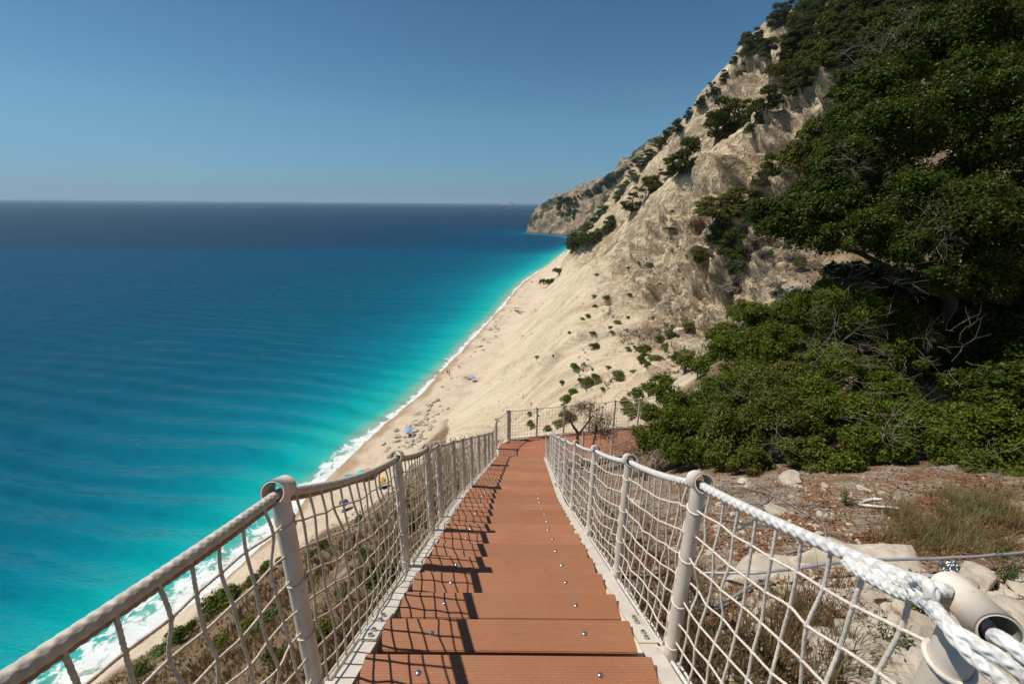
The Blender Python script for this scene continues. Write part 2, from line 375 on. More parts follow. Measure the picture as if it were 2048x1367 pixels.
ridge = [(1112, 525, 385), (1130, 508, 400), (1143, 500, 405), (1170, 472, 410), (1210, 432, 410), (1250, 380, 400), (1290, 334, 390), (1330, 287, 380), (1366, 250, 370), (1400, 207, 350), (1440, 167, 330), (1470, 137, 320), (1495, 95, 310), (1530, 78, 305), (1560, 60, 300), (1600, 36, 296), (1650, -15, 290), (1750, -130, 280), (1900, -290, 260), (2100, -420, 230)]
for x, y, F in ridge:
    p = at_F(x, y, F); ctrl.append(tuple(p))
    k = 1.16; zz = p[2]-10 if p[2] > 50 else -6
    ctrl.append((p[0]*k, p[1]*k, zz)); ctrl.append((p[0]*1.5, p[1]*1.5, zz-30 if p[2] > 50 else -12))
ctrl = np.array(ctrl, float)
def feat(X, Y):
    r = np.hypot(X, Y); return np.stack([np.arctan2(X, Y)*2.2, np.log(np.maximum(r, .6))*1.0], -1)
CF = feat(ctrl[:, 0], ctrl[:, 1]); CR = np.maximum(np.hypot(ctrl[:, 0], ctrl[:, 1]), .6)
CE = (ctrl[:, 2]-H)/CR
def U(r2): return .5*r2*np.log(r2+1e-9)
n = len(ctrl)
K = U(((CF[:, None]-CF[None])**2).sum(-1))+np.eye(n)*2e-4
Pm = np.hstack([np.ones((n, 1)), CF])
A = np.zeros((n+3, n+3)); A[:n, :n] = K; A[:n, n:] = Pm; A[n:, :n] = Pm.T
sol = np.linalg.solve(A, np.concatenate([CE, np.zeros(3)]))
def base_z(X, Y):
    X = np.asarray(X, float); Y = np.asarray(Y, float); sh = X.shape
    f = feat(X.ravel(), Y.ravel()); r = np.maximum(np.hypot(X.ravel(), Y.ravel()), .6)
    e = sol[n]+f@sol[n+1:]
    for i in range(0, len(f), 40000):
        s = slice(i, i+40000); d2 = ((f[s, None]-CF[None])**2).sum(-1); e[s] += U(d2)@sol[:n]
    return (H+e*r).reshape(sh)
def soil_mask(X, Y, Z):
    az = np.degrees(np.arctan2(X, Y)); r = np.hypot(X, Y)
    R = np.interp(az, [-90, -12, -9, -5, -1, 6, 14, 20, 30, 38, 46, 90], [200, 200, 58, 30, 18, 16, 19, 26, 34, 60, 140, 200])
    w = r*(1+.25*vnoise(X/5, Y/5, seed=3)+.12*vnoise(X/1.6, Y/1.6, seed=4))
    return (1-sstep(w/R, .85, 1.1))*sstep(Z+1.2*vnoise(X/4, Y/4, seed=5), 1.8, 3.2)

AZ = np.concatenate([np.radians(np.linspace(-115, -62, 40, endpoint=False)), np.radians(np.linspace(-62, 60, 860)), np.radians(np.linspace(60, 115, 45)[1:])])
RR = np.exp(np.concatenate([np.linspace(math.log(.5), math.log(12), 210, endpoint=False), np.linspace(math.log(12), math.log(560), 620)]))
az, rr = np.meshgrid(AZ, RR); X = np.sin(az)*rr; Y = np.cos(az)*rr
Z = base_z(X, Y)
SA = np.array(sorted(S+S2[:2], key=lambda q: q[1])); off = np.interp(Y, SA[:, 1], SA[:, 0])-X
Z = np.where(off > 6, np.minimum(Z, -np.minimum((off-6)*.15+.8, 7)), Z)
soil = soil_mask(X, Y, Z)
# how far inland / up the cliff
s_al = X*.22+Y*.975; d_dn = X*.975-Y*.22
wx = s_al+6*vnoise(X/30, Y/30, seed=9); wd = d_dn+5*vnoise(X/24, Y/24, seed=10)
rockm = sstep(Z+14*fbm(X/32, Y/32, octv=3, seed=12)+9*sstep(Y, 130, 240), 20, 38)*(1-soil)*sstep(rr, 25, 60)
dzr = np.gradient(Z, axis=0)/np.gradient(rr, axis=0); dza = np.gradient(Z, axis=1)/(np.gradient(az, axis=1)*rr)
gx = dzr*np.sin(az)+dza*np.cos(az); gy = dzr*np.cos(az)-dza*np.sin(az)
nl_ = np.sqrt(gx*gx+gy*gy+1); NX, NY, NZ = -gx/nl_, -gy/nl_, 1/nl_
gul = fbm(wx/17, wd/70, octv=3, seed=20, ridge=True)
gul2 = fbm(wx/5.5, wd/34, octv=3, seed=24, ridge=True)
rk = -fbm(X/30, Y/30, Z/22, octv=7, seed=30, gain=.58, ridge=True)
bw = -fbm(X/11, Y/11, Z/8, octv=5, seed=90, gain=.6, ridge=True)
tq = Z/8+1.2*vnoise(X/26, Y/26, seed=33)+.25*vnoise(X/5, Y/5, seed=34); tq = tq-np.floor(tq)
terr = (sstep(tq, 0, .8)-sstep(tq, .86, 1))*sstep(vnoise(X/40, Y/40, Z/40, seed=35), -.1, .3)
rk2 = fbm(X/7, Y/7, Z/4.5, octv=5, seed=36, gain=.6)
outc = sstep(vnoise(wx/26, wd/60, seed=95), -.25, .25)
disp = rockm*(7.5*gul*(1.2-outc*.5)+2.6*gul2+outc*(11.5*rk+4.2*bw+3.2*terr)+(1-outc)*(1.5*rk+.5*bw)+1.0*rk2)
scree = sstep(Z, 2.2, 8)*(1-soil)*(1-rockm)*sstep(rr, 22, 50)
disp += scree*(1.5*gul2+.8*np.maximum(0, fbm(X/5, Y/5, Z/5, octv=5, seed=44, gain=.6))*sstep(vnoise(wx/14, wd/40, seed=45), .0, .5)*3+.8*fbm(wx/1.7, wd/22, octv=3, seed=41, ridge=True)+.9*gul)
beach = (1-sstep(Z, 1.2, 3.0))*sstep(rr, 20, 40)
disp += beach*(.12*vnoise(X/6, Y/6, seed=50)+.05*vnoise(X/1.3, Y/1.3, seed=51))
near = 1-sstep(rr, 14, 60)
disp += soil*(.9*sstep(rr, 14, 45)*fbm(X/7, Y/7, octv=5, seed=60)+.05*fbm(X/.9, Y/.9, octv=5, seed=61)*sstep(rr, .5, 3)+.25*fbm(X/3.0, Y/3.0, octv=4, seed=63, ridge=True)*sstep(rr, 2.5, 12))
sc_ = sstep(rr, 12, 60)
PX, PY, PZ = X+NX*disp*sc_, Y+NY*disp*sc_, Z+disp*(NZ*sc_+(1-sc_))
# keep the ground under the flight and the landing
lim = zs(Y)-.32-.25*np.clip(np.abs(X)-.7, 0, 1)
inc = (np.abs(X-cx(Y)) < 1.3) & (Y < 10.2) & (Y > -3)
PZ = np.where(inc, np.minimum(PZ, lim), PZ)
wl = (X-OUT0[0])*WD[0]+(Y-OUT0[1])*WD[1]; wn = (X-OUT0[0])*ND[0]+(Y-OUT0[1])*ND[1]
on = (wl > -1) & (wl < 8) & (wn > -1.9) & (wn < .5)
PZ = np.where(on, np.minimum(PZ, LAND_Z-.25), PZ)
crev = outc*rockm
SAY = np.interp(PY, SA[:, 1], SA[:, 0]); off2 = SAY-PX+.5*vnoise(PY/7, PY*0, seed=55)+.25*vnoise(PY/2.6, PY*0, seed=56)
cst = PY < 425
PZ = np.where(cst & (off2 < 0) & (off2 > -25), np.maximum(PZ, np.minimum(-off2*.11, 1.5)), PZ)
PZ = np.where(cst & (off2 >= 0) & (off2 < 8), np.minimum(PZ, -off2*.10-.01), PZ)
litter = soil*(1-sstep(rr, 7, 13))*sstep(X, .4, 1.2)
V = np.stack([PX, PY, PZ], -1).reshape(-1, 3)
na, nr = len(AZ), len(RR)
i = np.arange(nr-1)[:, None]*na; j = np.arange(na-1)[None]
FQ = np.stack([i+j, i+j+1, i+j+1+na, i+j+na], -1).reshape(-1, 4)[:, ::-1]
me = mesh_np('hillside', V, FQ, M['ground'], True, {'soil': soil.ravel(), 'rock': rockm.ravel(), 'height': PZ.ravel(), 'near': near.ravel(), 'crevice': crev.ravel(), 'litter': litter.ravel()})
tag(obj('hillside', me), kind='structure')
step = 2
idx = np.arange(nr*na).reshape(nr, na)[::step, ::step]; a_, b_ = idx.shape
Vs = V.reshape(nr, na, 3)[::step, ::step].reshape(-1, 3)
i = np.arange(a_-1)[:, None]*b_; j = np.arange(b_-1)[None]
Fs = np.stack([i+j, i+j+1, i+j+1+b_, i+j+b_], -1).reshape(-1, 4)
TB = BVHTree.FromPolygons(Vs.tolist(), Fs.tolist())

# ---- headland
gx_ = np.linspace(10, 330, 330); gy_ = np.linspace(560, 900, 300)
HX, HY = np.meshgrid(gx_, gy_)
tip = at_z(1052, 466, 0); cove = at_z(1140, 473, 0)
zr = np.interp(HX, [tip[0]-6, tip[0], 36, 51, 72, 104, 143, 182, 230, 330], [-12, 0, 25, 41, 56, 66, 86, 116, 152, 210])
Fc = np.interp(HX, [tip[0], (tip[0]+cove[0])/2, cove[0], 130, 200, 330], [tip[1], (tip[1]+cove[1])/2-2, cove[1]-2, 630, 600, 570])
RF = np.interp(HX, [tip[0], 60, 200], [tip[1]+22, 765, 760])
q = (HY-Fc)/(RF-Fc)
hz_ = zr*np.clip(q, 0, 1)**.72
hz_ = np.where(q < 0, q*14, hz_); hz_ = np.where(q > 1, zr-(HY-RF)*.35, hz_)
hz_ = np.where(HX < tip[0], np.minimum(hz_, (HX-tip[0])*2), hz_)
am = sstep(hz_, 0, 20)
hd = am*(15*fbm(HX/40, HY/40, hz_/40, octv=6, seed=70, ridge=True, gain=.55)+3*fbm(HX/10, HY/10, hz_/10, octv=4, seed=75))
hp = hz_+hd*.8-2*am
V2 = np.stack([HX-hd*.5, HY-hd*.4, hp], -1).reshape(-1, 3)
a2, b2 = HX.shape
i = np.arange(a2-1)[:, None]*b2; j = np.arange(b2-1)[None]
F2 = np.stack([i+j, i+j+1, i+j+1+b2, i+j+b2], -1).reshape(-1, 4)
tag(obj('headland', mesh_np('headland', V2, F2, M['headland'], True)), kind='structure')
HB = BVHTree.FromPolygons(V2.tolist(), F2.tolist())
def hit(x, y, head=False):
    d = Vector(ray(x, y)).normalized(); best = None
    for T in ((HB,) if head else (TB, HB)):
        r = T.ray_cast(Vector(EYE)+d*2.0, d)
        if r[0] is not None and (best is None or r[3] < best[1]): best = (r[0], r[3], r[1])
    return best
def ground(x, y):
    r = TB.ray_cast(Vector((x, y, 400)), Vector((0, 0, -1))); return r[0].z if r[0] else None

# ---- sea
sa = np.radians(np.linspace(-115, 60, 520)); sr = np.exp(np.concatenate([np.linspace(math.log(18), math.log(900), 420, endpoint=False), np.linspace(math.log(900), math.log(60000), 120)]))
az, rr = np.meshgrid(sa, sr); X = np.sin(az)*rr; Y = np.cos(az)*rr
poly = np.array(S+S2); D = np.full(X.shape, 1e9)
for k in range(len(poly)-1):
    a, b = poly[k], poly[k+1]; ab = b-a
    tt = np.clip(((X-a[0])*ab[0]+(Y-a[1])*ab[1])/(ab@ab), 0, 1)
    D = np.minimum(D, np.hypot(X-a[0]-tt*ab[0], Y-a[1]-tt*ab[1]))
D = D*(1+5*sstep(Y, 420, 640))
V3 = np.stack([X, Y, .0*X], -1).reshape(-1, 3)
i = np.arange(len(sr)-1)[:, None]*len(sa); j = np.arange(len(sa)-1)[None]
F3 = np.stack([i+j, i+j+1, i+j+1+len(sa), i+j+len(sa)], -1).reshape(-1, 4)[:, ::-1]
inl = D.ravel()
shoreD = np.maximum(D, 0)
tag(obj('sea', mesh_np('sea', V3, F3, M['sea'], True, {'shore': shoreD.ravel(), 'logshore': (np.log10(shoreD+1)/4).ravel()})), kind='structure')

# ---- islet
pI = at_z(1018, 409.5, 0); sI = pI[1]
ang = np.linspace(0, 2*math.pi, 24, endpoint=False); VV = []
sc = np.linalg.norm(pI[:2])/FPX
for k, (rad, zz) in enumerate([(13, -1), (11, 1.5), (8, 3.4), (5, 4.6), (1, 5.0)]):
    for a in ang:
        w = 1+.18*math.sin(3*a+k)+.12*math.sin(7*a)
        VV.append((pI[0]+math.cos(a)*rad*sc*w*.85, pI[1]+math.sin(a)*rad*sc*w, zz*sc*(1+.12*math.sin(5*a+k))))
FF = [(k*24+i_, k*24+(i_+1) % 24, (k+1)*24+(i_+1) % 24, (k+1)*24+i_) for k in range(4) for i_ in range(24)]
tag(obj('islet', mesh_np('islet', np.array(VV), np.array(FF), M['headland'], True)), 'small grey rocky islet far out on the horizon', 'islet')

# ------------------------------------------------------------------ staircase
st = empty('staircase', (0, 0, float(zs(0))-.3), 'long terracotta timber staircase descending between cream steel stringers', 'staircase')
def add(name, me, parent, label=None):
    o = obj(name, me, parent)
    if parent.type == 'EMPTY': o.matrix_parent_inverse = Matrix.Translation(-parent.location)
    if label: o['label'] = label
    return o
TD = .161; TH = .034; HW = .600
tb = MB(); tb.box((0, -TD/2, -TH/2), (2*HW, TD, TH)); tread_me = tb.mesh('tread', M['deck'])
import bmesh
bm = bmesh.new(); bm.from_mesh(tread_me); bmesh.ops.bevel(bm, geom=bm.edges[:], offset=.004, segments=2, affect='EDGES'); bm.to_mesh(tread_me); bm.free()
bb = MB(); rings = [(.0130, 0), (.0125, .0025), (.0098, .0055), (.005, .0072)]
for r_, z_ in rings: bb.v += [(r_*math.cos(a*math.pi/6), r_*math.sin(a*math.pi/6), z_) for a in range(12)]
bb.v.append((0, 0, .0076))
for k in range(3): bb.f += [(k*12+i_, k*12+(i_+1) % 12, k*12+12+(i_+1) % 12, k*12+12+i_) for i_ in range(12)]
bb.f += [(36+i_, 36+(i_+1) % 12, 48) for i_ in range(12)]
bolt_me = bb.mesh('bolt', M['steel'], True)
for k in range(-2, NT_):
    F = F0+RUN*k; o = obj('tread', tread_me, st)
    rz = 0 if F < KF else -.05
    jr = random.Random(k)
    o.matrix_parent_inverse = Matrix.Translation(-st.location)
    o.location = (float(cx(F))+jr.uniform(-.004, .004), F, float(zs(F))+jr.uniform(-.0015, .0015)); o.rotation_euler = (jr.uniform(-.004, .004), 0, rz*.9+jr.uniform(-.0025, .0025))
    for sx in (-1, 1) if k < 14 else ():
        b = obj('bolt', bolt_me, o); b.location = (sx*.365+jr.uniform(-.008, .008), -.075+jr.uniform(-.006, .006), 0)
def stringer(side):
    m = MB(); Fs_ = [-.6, 1.5, 3.0, KF, 6.3, 8.2, FL+.02]
    for a, b in zip(Fs_[:-1], Fs_[1:]):
        for (x0, x1, d0, d1) in ((.608, .690, .050, .058), (.682, .690, .058, .22), (.608, .682, .212, .22)):
            p = []
            for dd in (d1, d0):
                for F, xx in ((a, x0), (a, x1), (b, x1), (b, x0)):
                    p.append((float(cx(F))+side*xx, F, float(zs(F))-dd))
            if side < 0: p = [p[1], p[0], p[3], p[2], p[5], p[4], p[7], p[6]]
            m.hexa(p)
    # ledger angles carrying each tread
    for k in range(-2, NT_):
        F = F0+RUN*k
        m.box((float(cx(F))+side*.59, F-TD/2, float(zs(F))-TH-.014), (.03, TD*.9, .024))
    return m.mesh('stringer', M['cream'])
for sd in (-1, 1):
    so_ = add('stringer', stringer(sd), st)
    for Fj in (1.56, 5.6):
        pm = MB()
        for off in (0, ):
            a, b = Fj-.12, Fj+.12; p = []
            for dd in (.0495, .041):
                for F, xx in ((a, .606), (a, .696), (b, .696), (b, .606)): p.append((float(cx(F))+sd*xx, F, float(zs(F))-dd))
            if sd < 0: p = [p[1], p[0], p[3], p[2], p[5], p[4], p[7], p[6]]
            pm.hexa(p)
        pl = add('joint_plate', pm.mesh('joint_plate', M['cream']), st)
        for q_ in (-.09, -.045, .045, .09):
            bm_ = MB(); bm_.add([(math.cos(a*math.pi/3)*.012, math.sin(a*math.pi/3)*.012, z_) for z_ in (0, .012) for a in range(6)], [(i_, (i_+1) % 6, (i_+1) % 6+6, i_+6) for i_ in range(6)]+[(6, 7, 8, 9, 10, 11)])
            bo = obj('hex_bolt', bm_.mesh('hex_bolt', M['steel']), pl)
            bo.location = (float(cx(Fj))+sd*.65, Fj+q_, float(zs(Fj+q_))-.040); bo.rotation_euler = (-math.atan(.538), 0, 0)

# landing and walkway deck
lw = empty('walkway_deck', (.5, 10.4, LAND_Z-.2), 'terracotta boarded landing turning right into a level walkway', 'walkway')
m1 = MB(); th = .03
seam = lambda F: .80-.2215*(F-9.75)       # x of the mitre seam
y0 = FL+.012; k = 0
while y0 < 11.0:
    y1 = y0+.138; ym = (y0+y1)/2
    xl = float(cx(10))-.60 if ym < 10.62 else float(cx(10))-.60+(ym-10.62)*1.0
    # outer line n-distance limit
    xr0, xr1 = seam(y0)-.006, seam(y1)-.006
    if xr1-xl > .1:
        # clip by outer edge of the walkway
        lim_y = lambda x: OUT0[1]-.10+(x-OUT0[0])*WD[1]/WD[0]
        if ym > lim_y(xr1): break
        xl2 = max(xl, xl)
        while lim_y(xl2) < y1-.06 and xl2 < xr1-.1: xl2 += .03
        z1 = LAND_Z; m1.hexa([(xl2, y0, z1-th), (xr0, y0, z1-th), (xr1, y1, z1-th), (xl2, y1, z1-th), (xl2, y0, z1), (xr0, y0, z1), (xr1, y1, z1), (xl2, y1, z1)])
    y0 = y1+.007; k += 1
add('corner_boards', m1.mesh('corner_boards', M['deck2']), lw)
m1 = MB(); base = IN0+ND*.10-WD*.06
for k in range(58):
    a = base+WD*(k*.1450); b = a+WD*.138; L_ = 1.33
    if k == 0: a = a
    q4 = [a, b, b+ND*L_, a+ND*L_]
    m1.hexa([(p[0], p[1], LAND_Z-th-.001) for p in q4]+[(p[0], p[1], LAND_Z-.001) for p in q4])
add('walkway_boards', m1.mesh('walkway_boards', M['deck2']), lw)
m1 = MB()
def rail_beam(m, a, b, z0=.035, hgt=.15, w=.06, top=-.005):
    a = np.array(a); b = np.array(b); d = (b-a)/np.linalg.norm(b-a); nn_ = np.array([-d[1], d[0]])*w/2
    q4 = [a-nn_, b-nn_, b+nn_, a+nn_]
    m.hexa([(p[0], p[1], LAND_Z-hgt) for p in q4]+[(p[0], p[1], LAND_Z+top) for p in q4])
eo = [(float(cx(FL))-.645, FL+.03), (float(cx(10))-.645, 10.60), (OUT0[0]-.03, OUT0[1]-.03), tuple(OUT0+WD*8.3-ND*.03)]
for a, b in zip(eo[:-1], eo[1:]): rail_beam(m1, a, b)
rail_beam(m1, tuple(IN0+ND*.06-WD*.05), tuple(IN0+ND*.06+WD*8.3)); rail_beam(m1, (float(cx(FL))+.645, FL+.03), tuple(IN0+ND*.02))
add('edge_beam', m1.mesh('edge_beam', M['cream']), lw)
for k in range(5):                         # legs under the walkway
    for e in (.2, 1.25):
        p = IN0+ND*e+WD*(.4+1.8*k); g_ = ground(p[0], p[1]) or LAND_Z-2
        q_ = MB(); q_.box((p[0], p[1], (LAND_Z-.15+g_-.3)/2), (.07, .07, LAND_Z-.15-g_+.3)); add('support_post', q_.mesh('support_post', M['cream']), lw)

# ------------------------------------------------------------------ rope railings
def post_obj(parent, base, top, rail_dir, ring_len=.075, ring_r=.0375):
    base = np.array(base, float); top = np.array(top, float)
    R = .0285
    P = [base, base+(top-base)*.5, top-np.array([0, 0, ring_r*.6])]
    V_, F_ = tube_arrays(np.array(P), R, 20)
    me_ = mesh_np('post', V_, F_, M['cream'], True); o = add('post', me_, parent)
    d = np.array(rail_dir, float); d /= np.linalg.norm(d)
    # open ring: outer + inner wall
    Va, Fa = tube_arrays([top-d*ring_len/2, top, top+d*ring_len/2], ring_r, 28)
    Vb, Fb = tube_arrays([top-d*ring_len/2, top, top+d*ring_len/2], ring_r-.0055, 28)
    Fb = Fb[:, ::-1]+len(Va); n_ = len(Va)
    caps = [(i_, (i_+1) % 28, (i_+1) % 28+n_, i_+n_) for i_ in range(28)]+[(56+i_+n_, 56+(i_+1) % 28+n_, 56+(i_+1) % 28, 56+i_) for i_ in range(28)]
    rg = mesh_np('rope_ring', np.vstack([Va, Vb]), np.vstack([Fa, Fb, np.array(caps)]), M['cream'], True)
    obj('rope_ring', rg, o).matrix_parent_inverse = o.matrix_parent_inverse.copy() if False else Matrix()
    return o
def foot(parent, b, side):
    m = MB(); x, y, z = b
    m.box((x-side*.03, y, z+.02), (.05, .10, .012)); m.box((x-side*.045, y+.0, z-.03), (.012, .10, .11)); m.box((x-side*.02, y-.045, z-.02), (.04, .008, .07))
    o = add('post_bracket', m.mesh('post_bracket', M['cream']), parent); return o

def net_bay(A_top, A_bot, B_top, B_bot, sag, seed, n_h=8, cell=.095, fine=True, bulge=.02, r=.0040, lash=True):
    rg = np.random.default_rng(seed)
    At, Ab, Bt, Bb = map(lambda p: np.array(p, float), (A_top, A_bot, B_top, B_bot))
    L = np.linalg.norm(Bt-At); n_v = max(3, int(round(L/cell)))
    out = np.cross(Bt-At, [0, 0, 1]); out /= np.linalg.norm(out)
    ph = rg.uniform(0, 6, 8); jit_s = rg.normal(0, .004, (n_h+1, n_v+1)); jit_t = rg.normal(0, .0035, (n_h+1, n_v+1)); jit_o = rg.normal(0, .006, (n_h+1, n_v+1))
    def P(i, k):     # i level 0..n_h, k along 0..n_v
        s = k/n_v; t_ = i/n_h
        top = At+(Bt-At)*s; bot = Ab+(Bb-Ab)*s
        sg = sag*4*s*(1-s)
        top = top-np.array([0, 0, sg+.012]); p = top+(bot-top)*t_
        p = p+np.array([0, 0, -1.0])*(.03*math.sin(math.pi*s)*math.sin(math.pi*t_)*(1+.5*math.sin(ph[0]+3*t_)))
        if 0 < i < n_h:
            d_ = (Bt-At)/L
            amp = .25+.75*math.sin(math.pi*min(1, max(0, s)))
            p = p+d_*jit_s[i, k]+np.array([0, 0, jit_t[i, k]*amp])+out*(jit_o[i, k]+bulge*math.sin(math.pi*s)*math.sin(math.pi*t_)*math.sin(ph[1]+2*s))
            # the cords are pulled in where the net is lashed to the posts
            e = math.exp(-s*n_v/1.1) if s < .5 else -math.exp(-(1-s)*n_v/1.1)
            p = p+d_*(-e)*.007*(1 if i % 2 else -1)+np.array([0, 0, (.006 if i % 2 else -.006)*abs(e)])
        return p
    G = [[P(i, k) for k in range(n_v+1)] for i in range(n_h+1)]
    tl = []
    sd = 8 if fine else 5; stp = .006 if fine else .05
    br = ('twist', .35, .010) if fine else None
    for k in range(0 if not lash else 1, n_v):
        pts = smooth_path([G[i][k] for i in range(n_h+1)], 4 if fine else 2)
        tl.append((resample(pts, stp), r*(1.15 if fine else 1), {'sides': sd, 'braid': br}))
    for i in range(1, n_h):
        pts = smooth_path([G[i][k] for k in range(n_v+1)], 3 if fine else 1)
        tl.append((resample(pts, stp), r, {'sides': sd, 'braid': br}))
        if fine:
            for k in range(1, n_v):
                c_ = G[i][k]; a = rg.normal(0, 1, 3)*.004
                tl.append((np.array([c_-[0, 0, .007]+a*.3, c_, c_+[0, 0, .007]-a*.3]), np.array([r*.9, r*2.2, r*.9]), {'sides': 6}))
    return tl, G
def railing(name, label, posts, mats, ropes, sag, bots, end_post=True, side=1, fine_n=3, brk=True, grp=None, braid=('braid', .22, .035), rope_r=.0142, sags=None):
    root = empty(name, tuple(np.array(bots[1])), label, 'railing', grp)
    nP = len(posts)
    for k in range(nP):
        a = posts[max(0, k-1)]; b = posts[min(nP-1, k+1)]
        d = np.array(b)-np.array(a)
        if k == 0 and name == 'rope_railing' and side > 0: continue
        post_obj(root, np.array(bots[k])-[0, 0, .06], posts[k], d)
        if brk: foot(root, bots[k], side)
    # hand rope
    path = []
    for k in range(nP-1):
        a, b = np.array(posts[k]), np.array(posts[k+1]); sg = (sags or {}).get(k, sag)
        for s in np.linspace(0, 1, 14, endpoint=False):
            path.append(a+(b-a)*s-np.array([0, 0, .012+sg*4*s*(1-s)]))
    path.append(np.array(posts[-1])-[0, 0, .012])
    path = np.array(path)
    near_len = 3.2
    d = np.concatenate([[0], np.cumsum(np.linalg.norm(np.diff(path, axis=0), axis=1))])
    fine = path[d <= near_len] if fine_n else path[:0]; rest = path[d >= d[len(fine)-1]] if fine_n else path
    tl = []
    if fine_n: tl.append((resample(fine, .004), rope_r, {'sides': 20, 'braid': braid}))
    tl.append((resample(rest, .03), rope_r, {'sides': 8}))
    add('hand_rope', tubes_mesh('hand_rope', tl, M[ropes]), root)
    nets = []
    for k in range(nP-1):
        f_ = k < fine_n
        tl, G = net_bay(posts[k], np.array(bots[k])+[0, 0, .02], posts[k+1], np.array(bots[k+1])+[0, 0, .02], (sags or {}).get(k, sag), 100+k*7+int(side*3)+len(name)+int(abs(posts[0][1]*10)), fine=f_, r=.0038 if f_ else .0038)
        nets += tl
        # lashing round each post
        if k > 0 or side < 0:
            c0 = np.array(bots[k]); c1 = np.array(posts[k])
            for i_ in range(1, 8):
                cc = c1+(c0-c1)*i_/8; th_ = np.linspace(0, 2*math.pi, 13)
                tilt = .010*(1 if i_ % 2 else -1)
                ring = np.stack([cc[0]+.0305*np.cos(th_), cc[1]+.0305*np.sin(th_), cc[2]+tilt*np.sin(th_+.5)], 1)
                if i_ % 2: nets.append((ring, .0032, {'sides': 6}))
                nx = c1+(c0-c1)*(i_+1)/8; h_ = np.linspace(0, math.pi, 9)+(0 if i_ % 2 else math.pi)
                dg = np.stack([cc[0]+(nx-cc)[0]*h_/math.pi*0+.031*np.cos(h_), cc[1]+.031*np.sin(h_), np.linspace(cc[2], nx[2], 9)], 1)
                if f_ and i_ % 2: nets.append((dg, .0032, {'sides': 6}))
    add('net', tubes_mesh('net', nets, M[mats]), root)
    # bottom cable
    bp = resample([np.array(b)+[0, 0, .02] for b in bots], .05)
    tl = [(bp, .009, {'sides': 8}), (bp+np.array([side*.022, 0, -.008])+.004*np.sin(np.arange(len(bp))*.8)[:, None], .006, {'sides': 6})]
    add('bottom_cable', tubes_mesh('bottom_cable', tl, M['white_rope' if side > 0 else 'grey_rope']), root)
    return root, path
PXO = .722
def topz(F): return float(H-(.24+.553*F))
def rail_side(Fl, side, tops=None):
    P_, B_ = [], []
    for k, F in enumerate(Fl):
        x = float(cx(F))+side*PXO; z = topz(F)
        if tops and k in tops: z = tops[k]
        P_.append((x, F, z)); B_.append((x, F, float(zs(F))-.10))
    return P_, B_
def F_from_px(xp, yp, side):
    F = 3.0
    for _ in range(30):
        X_ = float(cx(F))+side*PXO; p = at_X(xp, yp, X_); F = .5*F+.5*p[1]
    return F, p[2]
LFs = [-.12, 1.12, 2.345, 3.205, 3.68, 4.62, 5.28, 6.04, 6.93, 7.85, 8.6, 9.5]
P_, B_ = rail_side(LFs, -1, {0: H-.455})
P_ += [(-.41, 10.42, LAND_Z+.92), (-.10, 10.90, LAND_Z+.92)]; B_ += [(-.41, 10.42, LAND_Z-.06), (-.10, 10.90, LAND_Z-.06)]
railL, pathL = railing('rope_railing', 'cream post and rope net railing on the seaward left side of the stairs', P_, 'net', 'grey_rope', .022, B_, side=-1, fine_n=5, braid=('braid', .13, .026), rope_r=.0150, grp='rope railings along the stairs and walkway', sags={0: .014, 1: .04})
# tan head cord slung under the left rope
tl = []
for k in range(0, 3):
    a, b = np.array(P_[k]), np.array(P_[k+1]); sgg = {0: .014, 1: .04}.get(k, .022)
    pp = np.array([a+(b-a)*s-np.array([.006, 0, .034+(sgg+.004)*4*s*(1-s)+.004*math.sin(9*s+k)]) for s in np.linspace(.02, .98, 40)])
    tl.append((resample(pp, .006), .0085, {'sides': 10, 'braid': ('twist', .3, .02)}))
add('head_cord', tubes_mesh('head_cord', tl, M['tan_rope']), railL)
RFs = [.50, 1.37, 2.22, 3.14, 4.10, 4.98, 5.88, 6.9, 7.7, 8.5]
P_, B_ = rail_side(RFs, 1, {0: H-.575})
P_ += [(.92, 9.30, LAND_Z+.90)]; B_ += [(.92, 9.30, LAND_Z-.06)]
railR, pathR = railing('rope_railing', 'cream post and white rope net railing on the landward right side of the stairs', P_, 'net_white', 'white_rope', .018, B_, side=1, fine_n=4, grp='rope railings along the stairs and walkway', sags={0: .012})
# near end post with its tube head and knotted rope
c0 = np.array(P_[0]); d0 = np.array(P_[1])-c0; d0 /= np.linalg.norm(d0)
HD = at_Z(1945, 1216, .66)
d_h = at_Z(1990, 1262, .62)-at_Z(1893, 1175, .72); d_h /= np.linalg.norm(d_h)
def tube_open(c, d, L, r, thk, name):
    Va, Fa = tube_arrays([c-d*L/2, c, c+d*L/2], r, 40); Vb, Fb = tube_arrays([c-d*L/2, c, c+d*L/2], r-thk, 40)
    n_ = len(Va); Fb = Fb[:, ::-1]+n_
    caps = [(i_, (i_+1) % 40, (i_+1) % 40+n_, i_+n_) for i_ in range(40)]+[(80+i_+n_, 80+(i_+1) % 40+n_, 80+(i_+1) % 40, 80+i_) for i_ in range(40)]
    return mesh_np(name, np.vstack([Va, Vb]), np.vstack([Fa, Fb, np.array(caps)]), M['cream'], True)
bp_ = np.array([HD[0]-.01, HD[1]+.0, 0]); gz = float(zs(HD[1]))-.12
pc = np.array([HD+[0, 0, -.012], [HD[0], HD[1], gz]])
ep = add('post', mesh_np('post', *tube_arrays(pc, .0270, 32), M['cream'], True), railR, 'thick end post closest to the viewer')
obj('rope_ring', tube_open(HD, d_h, .105, .0285, .0045, 'rope_ring'), ep)
foot(railR, (HD[0], HD[1], gz+.04), 1)
def braid_rope(pts, r, per=.020, amp=.22): return (resample(smooth_path(pts, 10), .0025), r, {'sides': 28, 'braid': ('braid', amp, per)})
